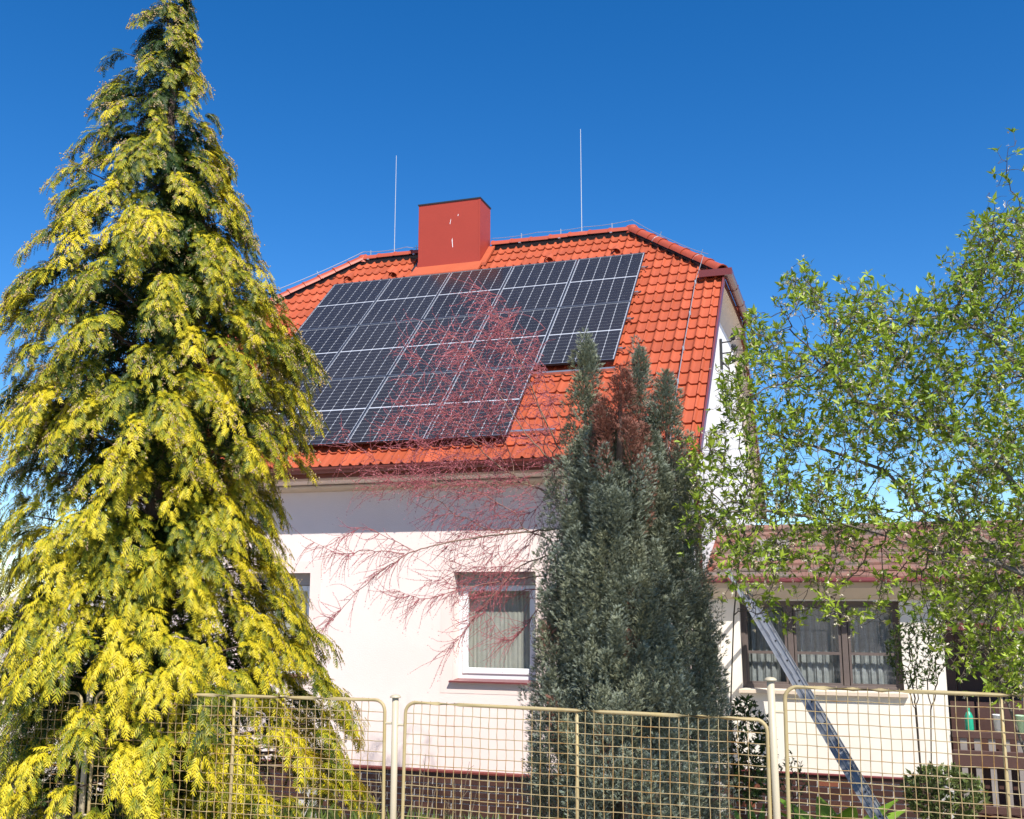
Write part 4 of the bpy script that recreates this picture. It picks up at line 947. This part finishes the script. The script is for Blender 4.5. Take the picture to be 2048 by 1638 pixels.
print('tamarisk nodes', len(nd), 'buds', len(bud_p))

# ------------------------------------------------------------------ flowering shrub at the right
FB = np.array([10.25, -7.1, ground_z(0, -7.1)])
shr = empty('blossoming_shrub', FB, 'large shrub with fresh green leaves and cream blossom filling the right side', 'shrub')
top = [(1400, 800), (1450, 700), (1490, 625), (1530, 575), (1590, 500), (1630, 505), (1660, 600), (1700, 570), (1725, 515), (1760, 590), (1800, 560), (1850, 540), (1905, 490), (1940, 480), (1965, 410), (2000, 390), (2048, 380), (2150, 330)]
tx_, ty_ = zip(*top)
at2 = []
def boty(x): return np.interp(x, [1380, 1450, 1560, 1700, 1800, 1880, 1950, 2048, 2150], [1030, 1190, 1240, 1250, 1260, 1230, 1360, 1390, 1390])
def inside(x, y):
    if not np.interp(x, tx_, ty_) + 45 < y < boty(x): return False
    dens = 1.0 if y < 1130 or x > 1880 else .46
    if x < 1460: dens *= .8
    if x > 1850: dens *= 1.5
    if x > 1860 and y > 950: dens *= 1.5
    return rng.random() < dens / 2.25
while len(at2) < 6100:
    x = rng.uniform(1370, 2130); y = rng.uniform(300, 1390)
    if not inside(x, y): continue
    c = pix(x, y, rng.uniform(7.2, 9.2)); n = int(rng.integers(3, 13)); e_ = c + rng.normal(0, .075, (n, 3)) * np.array([1, 1, 1.1]); at2 += list(e_)
at2 += [pix(2015 + rng.normal(0, 16), y, 7.6) for y in np.linspace(270, 380, 14)]
CB = pix(1464, 1600, 9.6); CB[2] = ground_z(0, CB[1])
stn = [FB, FB + [-.08, .05, .9], FB + [-.15, 0, 1.7], FB + [-.3, -.1, 2.3], CB, pix(1462, 1400, 9.3), pix(1468, 1230, 9.0), pix(1480, 1100, 8.8), pix(1436, 1400, 9.4), pix(1445, 1200, 9.1), FB + [-.25, .1, .8], pix(1990, 1330, 8.2)]
stp = [-1, 0, 1, 2, -1, 4, 5, 6, 4, 8, 0, 10]
for limb in ([(2120, 1120, 7.9), (2060, 1000, 7.9), (1990, 915, 8.0), (1900, 860, 8.1), (1810, 830, 8.1), (1720, 800, 8.1), (1640, 740, 8.0)], [(2110, 1200, 8.2), (2020, 1110, 8.2), (1930, 1060, 8.3), (1850, 1020, 8.4), (1770, 950, 8.4), (1690, 905, 8.4), (1600, 880, 8.4)],
             [(2100, 1180, 7.7), (1990, 1120, 7.6), (1880, 1100, 7.6), (1770, 1070, 7.6), (1660, 1040, 7.7), (1560, 1020, 7.8)], [(2120, 900, 8.3), (2060, 760, 8.3), (1990, 680, 8.4), (1900, 640, 8.4), (1820, 640, 8.4)]):
    k0 = len(stn)
    for j, q in enumerate(limb): stn.append(pix(*q) + rng.normal(0, .02, 3)); stp.append(2 if j == 0 else k0 + j - 1)
at2 += [pix(rng.uniform(1640, 1880), rng.uniform(600, 900), rng.uniform(7.3, 9)) for _ in range(300)]
nd2, pa2 = colonize(np.array(at2), (stn, stp), .055, .055, .9, 260, wob=.30, cap=13000)
rd2, nc2 = pipe(pa2, .0021, 2.6, .028); kq = (nd2[:, 0] < 9.3) & (nd2[:, 2] < 2.2); rd2[kq] = np.minimum(rd2[kq], .0075)
print('shrub nodes', len(nd2))
# extra crooked fine twigs
ex = rng.choice(np.nonzero(rd2 < .010)[0], 5200); ev, ep, er = [], [], []; tipP, tipD = [], []
for i in ex:
    p = nd2[i].copy(); d = unit(rng.normal(size=3) + np.array([0, 0, .35])); k0 = len(ev); n = int(rng.integers(3, 5))
    for j in range(n): ev.append(p.copy()); ep.append(-1 if j == 0 else k0 + j - 1); er.append(.0019 - .0003 * j); d = unit(d + rng.normal(0, .45, 3)); p = p + d * rng.uniform(.025, .05)
    tipP.append(ev[-1]); tipD.append(d)
pq = [pxof(p) for p in nd2]; upn = np.array([i for i in range(len(nd2)) if rd2[i] < .0035 and nd2[i, 2] > 2.6 and pq[i][1] > np.interp(pq[i][0], tx_, ty_) + 75])
for i in rng.choice(upn, 170):
    p = nd2[i].copy(); d = unit(np.array([0, 0, 1.]) + RT * rng.normal(-.25, .5) + FW * rng.normal(0, .4)); k0 = len(ev); n = int(rng.integers(3, 7))
    for j in range(n): ev.append(p.copy()); ep.append(-1 if j == 0 else k0 + j - 1); er.append(.0026 - .0002 * j); tipP.append(p.copy()); tipD.append(d + rng.normal(0, .5, 3)); d = unit(d + rng.normal(0, .12, 3)); p = p + d * .05
    tipP.append(ev[-1]); tipD.append(d)
allv = np.concatenate([nd2, np.array(ev)]); allp = np.concatenate([pa2, np.where(np.array(ep) < 0, -1, np.array(ep) + len(nd2))]); allr = np.concatenate([rd2, np.array(er)])
V, F, rv = ring_tree(allv, allp, allr, 3); t = np.clip((rv - .003) / .012, 0, 1)[:, None]; nz = rng.uniform(.8, 1.2, (len(V), 1))
part('branches', shr, FB, V, F, (np.array([.095, .075, .055]) * (1 - t) + np.array([.15, .13, .105]) * t) * nz, M['twig'])
dirs2 = unit(nd2 - nd2[np.maximum(pa2, 0)]); thin = np.nonzero((rd2 < .0036) & (pa2 >= 0))[0]
sel = thin[rng.random(len(thin)) < .32]; P = np.concatenate([nd2[sel], np.array(tipP)[rng.random(len(tipP)) < .75]]); D = np.concatenate([dirs2[sel], np.array(tipD)[:0]]) if False else None
kk = rng.random(len(tipP)) < .88; P = np.concatenate([nd2[sel], np.array(tipP)[kk]]); D = np.concatenate([dirs2[sel], np.array(tipD)[kk]]) + np.array([0, 0, .45]) + np.array([.12, -.2, 0])
V, F, C = rosettes(P, D, 6, .062, 1.1, (.14, .23, .015), (.40, .50, .045)); part('foliage', shr, FB, V, F, C, M['leaf'])
print('rosettes', len(P))
fl = np.concatenate([P[rng.random(len(P)) < .55], nd2[thin[rng.random(len(thin)) < .34]]]); V, F, C = rosettes(fl + rng.normal(0, .022, fl.shape) - np.array([0, 0, .015]), rng.normal(size=fl.shape), 5, .024, 1.5, (.52, .42, .25), (.84, .77, .58)); part('blossom', shr, FB, V, F, C, M['leaf'], stuff=True)

# ------------------------------------------------------------------ small plants
def ball_shrub(nm, label, base, ctr, rx, rz, natt, lsize, c0, c1, nl=6, stems=1, cat='shrub', dens=1.0, spread=1.1):
    base = np.array(base, float); ctr = np.array(ctr, float); a_ = unit(rng.normal(size=(natt, 3))) * rng.uniform(.35, 1, (natt, 1)) ** .5 * np.array([rx, rx, rz]) + ctr
    S = [base]; Pq = [-1]
    for s in range(stems):
        o_ = np.array([math.cos(s * 2.1), math.sin(s * 2.1), 0]) * .06 * (stems > 1); S += [base + o_ + (ctr - base) * .4, base + o_ * 1.6 + (ctr - base) * .75]; Pq += [0, len(S) - 2]
    n_, p_ = colonize(a_, (S, Pq), .05, .06, .8, 80, wob=.25, cap=1500); r_, _ = pipe(p_, .0018, 2.5, .008); e = empty(nm, base, label, cat)
    V, F, rv = ring_tree(n_, p_, r_, 4); part('stems', e, base, V, F, np.tile([.09, .065, .045], (len(V), 1)), M['twig'])
    d_ = unit(n_ - n_[np.maximum(p_, 0)]); k = np.nonzero((r_ < .005) & (p_ >= 0))[0]; k = k[rng.random(len(k)) < dens]
    V, F, C = rosettes(n_[k], d_[k] + np.array([0, -.1, .3]), nl, lsize, spread, c0, c1); part('foliage', e, base, V, F, C, M['leaf']); return e
def gb(x, y, d): p = pix(x, y, d); p[2] = ground_z(p[0], p[1]); return p
ball_shrub('rose_bush', 'rose bush with dark leaf ball on bare stems before the annex corner', gb(1850, 1600, 10.6), pix(1835, 1305, 10.6), .34, .36, 800, .05, (.035, .06, .014), (.13, .20, .03), stems=5)
ball_shrub('boxwood_bush', 'dark green small-leaved bush between the grey conifer and the right post', gb(1490, 1600, 9.6), pix(1492, 1500, 9.6), .28, .50, 1200, .06, (.03, .055, .012), (.07, .115, .025), nl=8)
ball_shrub('lavender_bush', 'olive-green narrow-leaved bush at the foot of the annex corner', gb(1890, 1640, 10.4), pix(1890, 1590, 10.4), .42, .28, 800, .07, (.07, .10, .025), (.20, .25, .07), nl=9, spread=.6)
ball_shrub('low_bush', 'small dark bush just right of the right fence post', gb(1590, 1620, 9.9), pix(1582, 1560, 9.9), .15, .30, 160, .04, (.035, .06, .015), (.09, .13, .03), nl=7)
def broad(nm, label, base, n, L_, c0, c1, w=.3):
    base = np.array(base); az = rng.uniform(0, 6.28, n); el = rng.uniform(.5, 1.4, n); a_ = np.stack([np.cos(az) * np.cos(el), np.sin(az) * np.cos(el), np.sin(el)], 1)
    TV_, TF_ = [], []; ns = 7
    for i in range(ns):
        s = i / (ns - 1); ww = w * math.sin(math.pi * (s * .93 + .05)) ** .8 / 2; TV_ += [(s, ww, .12 * ww - .5 * s * s), (s, 0, -.5 * s * s - .03), (s, -ww, .12 * ww - .5 * s * s)]
    for i in range(ns - 1):
        q = i * 3; TF_ += [(q, q + 1, q + 4), (q, q + 4, q + 3), (q + 1, q + 2, q + 5), (q + 1, q + 5, q + 4)]
    V, F = inst(np.array(TV_), np.array(TF_), base + rng.normal(0, .03, (n, 3)) * np.array([1, 1, 0]), frames(a_, np.tile([0, 0, 1.], (n, 1)) - a_ * .2), L_ * rng.uniform(.6, 1.15, n)); t = rng.uniform(0, 1, (n, 1))
    C = np.repeat(np.array(c0) * (1 - t) + np.array(c1) * t, len(TV_), 0); e = empty(nm, base, label, 'plant'); part('leaves', e, base, V, F, C, M['leaf']); return e
broad('leafy_plant', 'bright green long-leaved clump at the foot of the right fence post', gb(1515, 1680, 10.6), 70, .78, (.10, .20, .02), (.22, .36, .04), .14)
broad('leafy_plant', 'green long-leaved clump at the bottom edge left of the ladder foot', gb(1622, 1700, 10.7), 60, .72, (.09, .19, .02), (.20, .34, .04), .14)
broad('leafy_plant', 'broad glossy arching leaves in front of the annex plinth', gb(1675, 1655, 11.0), 18, .86, (.12, .24, .02), (.22, .38, .04), .34)
# bare shoots before the plinth
for i, (x, lab) in enumerate(((815, 'cluster of thin bare shoots just right of the left fence post'), (745, 'cluster of thin bare shoots just left of the left fence post'), (890, 'sparse bare shoots in front of the brick plinth'))):
    base = gb(x, 1700, 10.0); m = MB(); e = empty('bare_shoots', base, lab, 'shoots')
    for k in range(7 if i < 2 else 5):
        h = rng.uniform(.35, .95); b_ = rng.normal(0, .10, 2); q = rng.normal(0, .12, 2); m.tube([(b_[0], b_[1], 0), (b_[0] + q[0] * .5, b_[1] + q[1] * .5, h * .5), (b_[0] + q[0], b_[1] + q[1], h)], [.006, .0045, .002], 5)
        for j in range(5): z = h * rng.uniform(.3, .95); s = rng.normal(0, .05, 2); m.tube([(b_[0] + q[0] * z / h, b_[1] + q[1] * z / h, z), (b_[0] + q[0] * z / h + s[0], b_[1] + q[1] * z / h + s[1], z + .06)], [.003, .0015], 4)
    m.build('stems', mat('shoot_bark_%d' % i, (.19, .15, .10), .8, .2, 20), e)
# rough grass
n = 12000; gx = rng.uniform(-2, 12.5, n); gy = rng.uniform(-9.6, -2.5, n); k = ~((gy > -3.6) & (gx < 7.0)); gx, gy = gx[k], gy[k]; n = len(gx)
gz = np.array([ground_z(a_, b_) for a_, b_ in zip(gx, gy)]); a_ = unit(np.stack([rng.normal(0, .35, n), rng.normal(0, .35, n), np.ones(n)], 1))
GV = np.array([(0, -.04, 0), (0, .04, 0), (.6, .025, .03), (1, 0, .15)]); GF = np.array([(0, 1, 2), (0, 2, 3)])
V, F = inst(GV, GF, np.stack([gx, gy, gz - .02], 1), frames(a_, rng.normal(size=(n, 3))), rng.uniform(.10, .26, n)); t = rng.uniform(0, 1, (n, 1))
o = link('grass', np_mesh('grass', V, F, M['leaf'], np.repeat(np.array([.05, .09, .015]) * (1 - t) + np.array([.14, .19, .04]) * t, 4, 0))); tag(o, 'rough grass growing in the garden behind the fence', 'grass', kind='stuff')
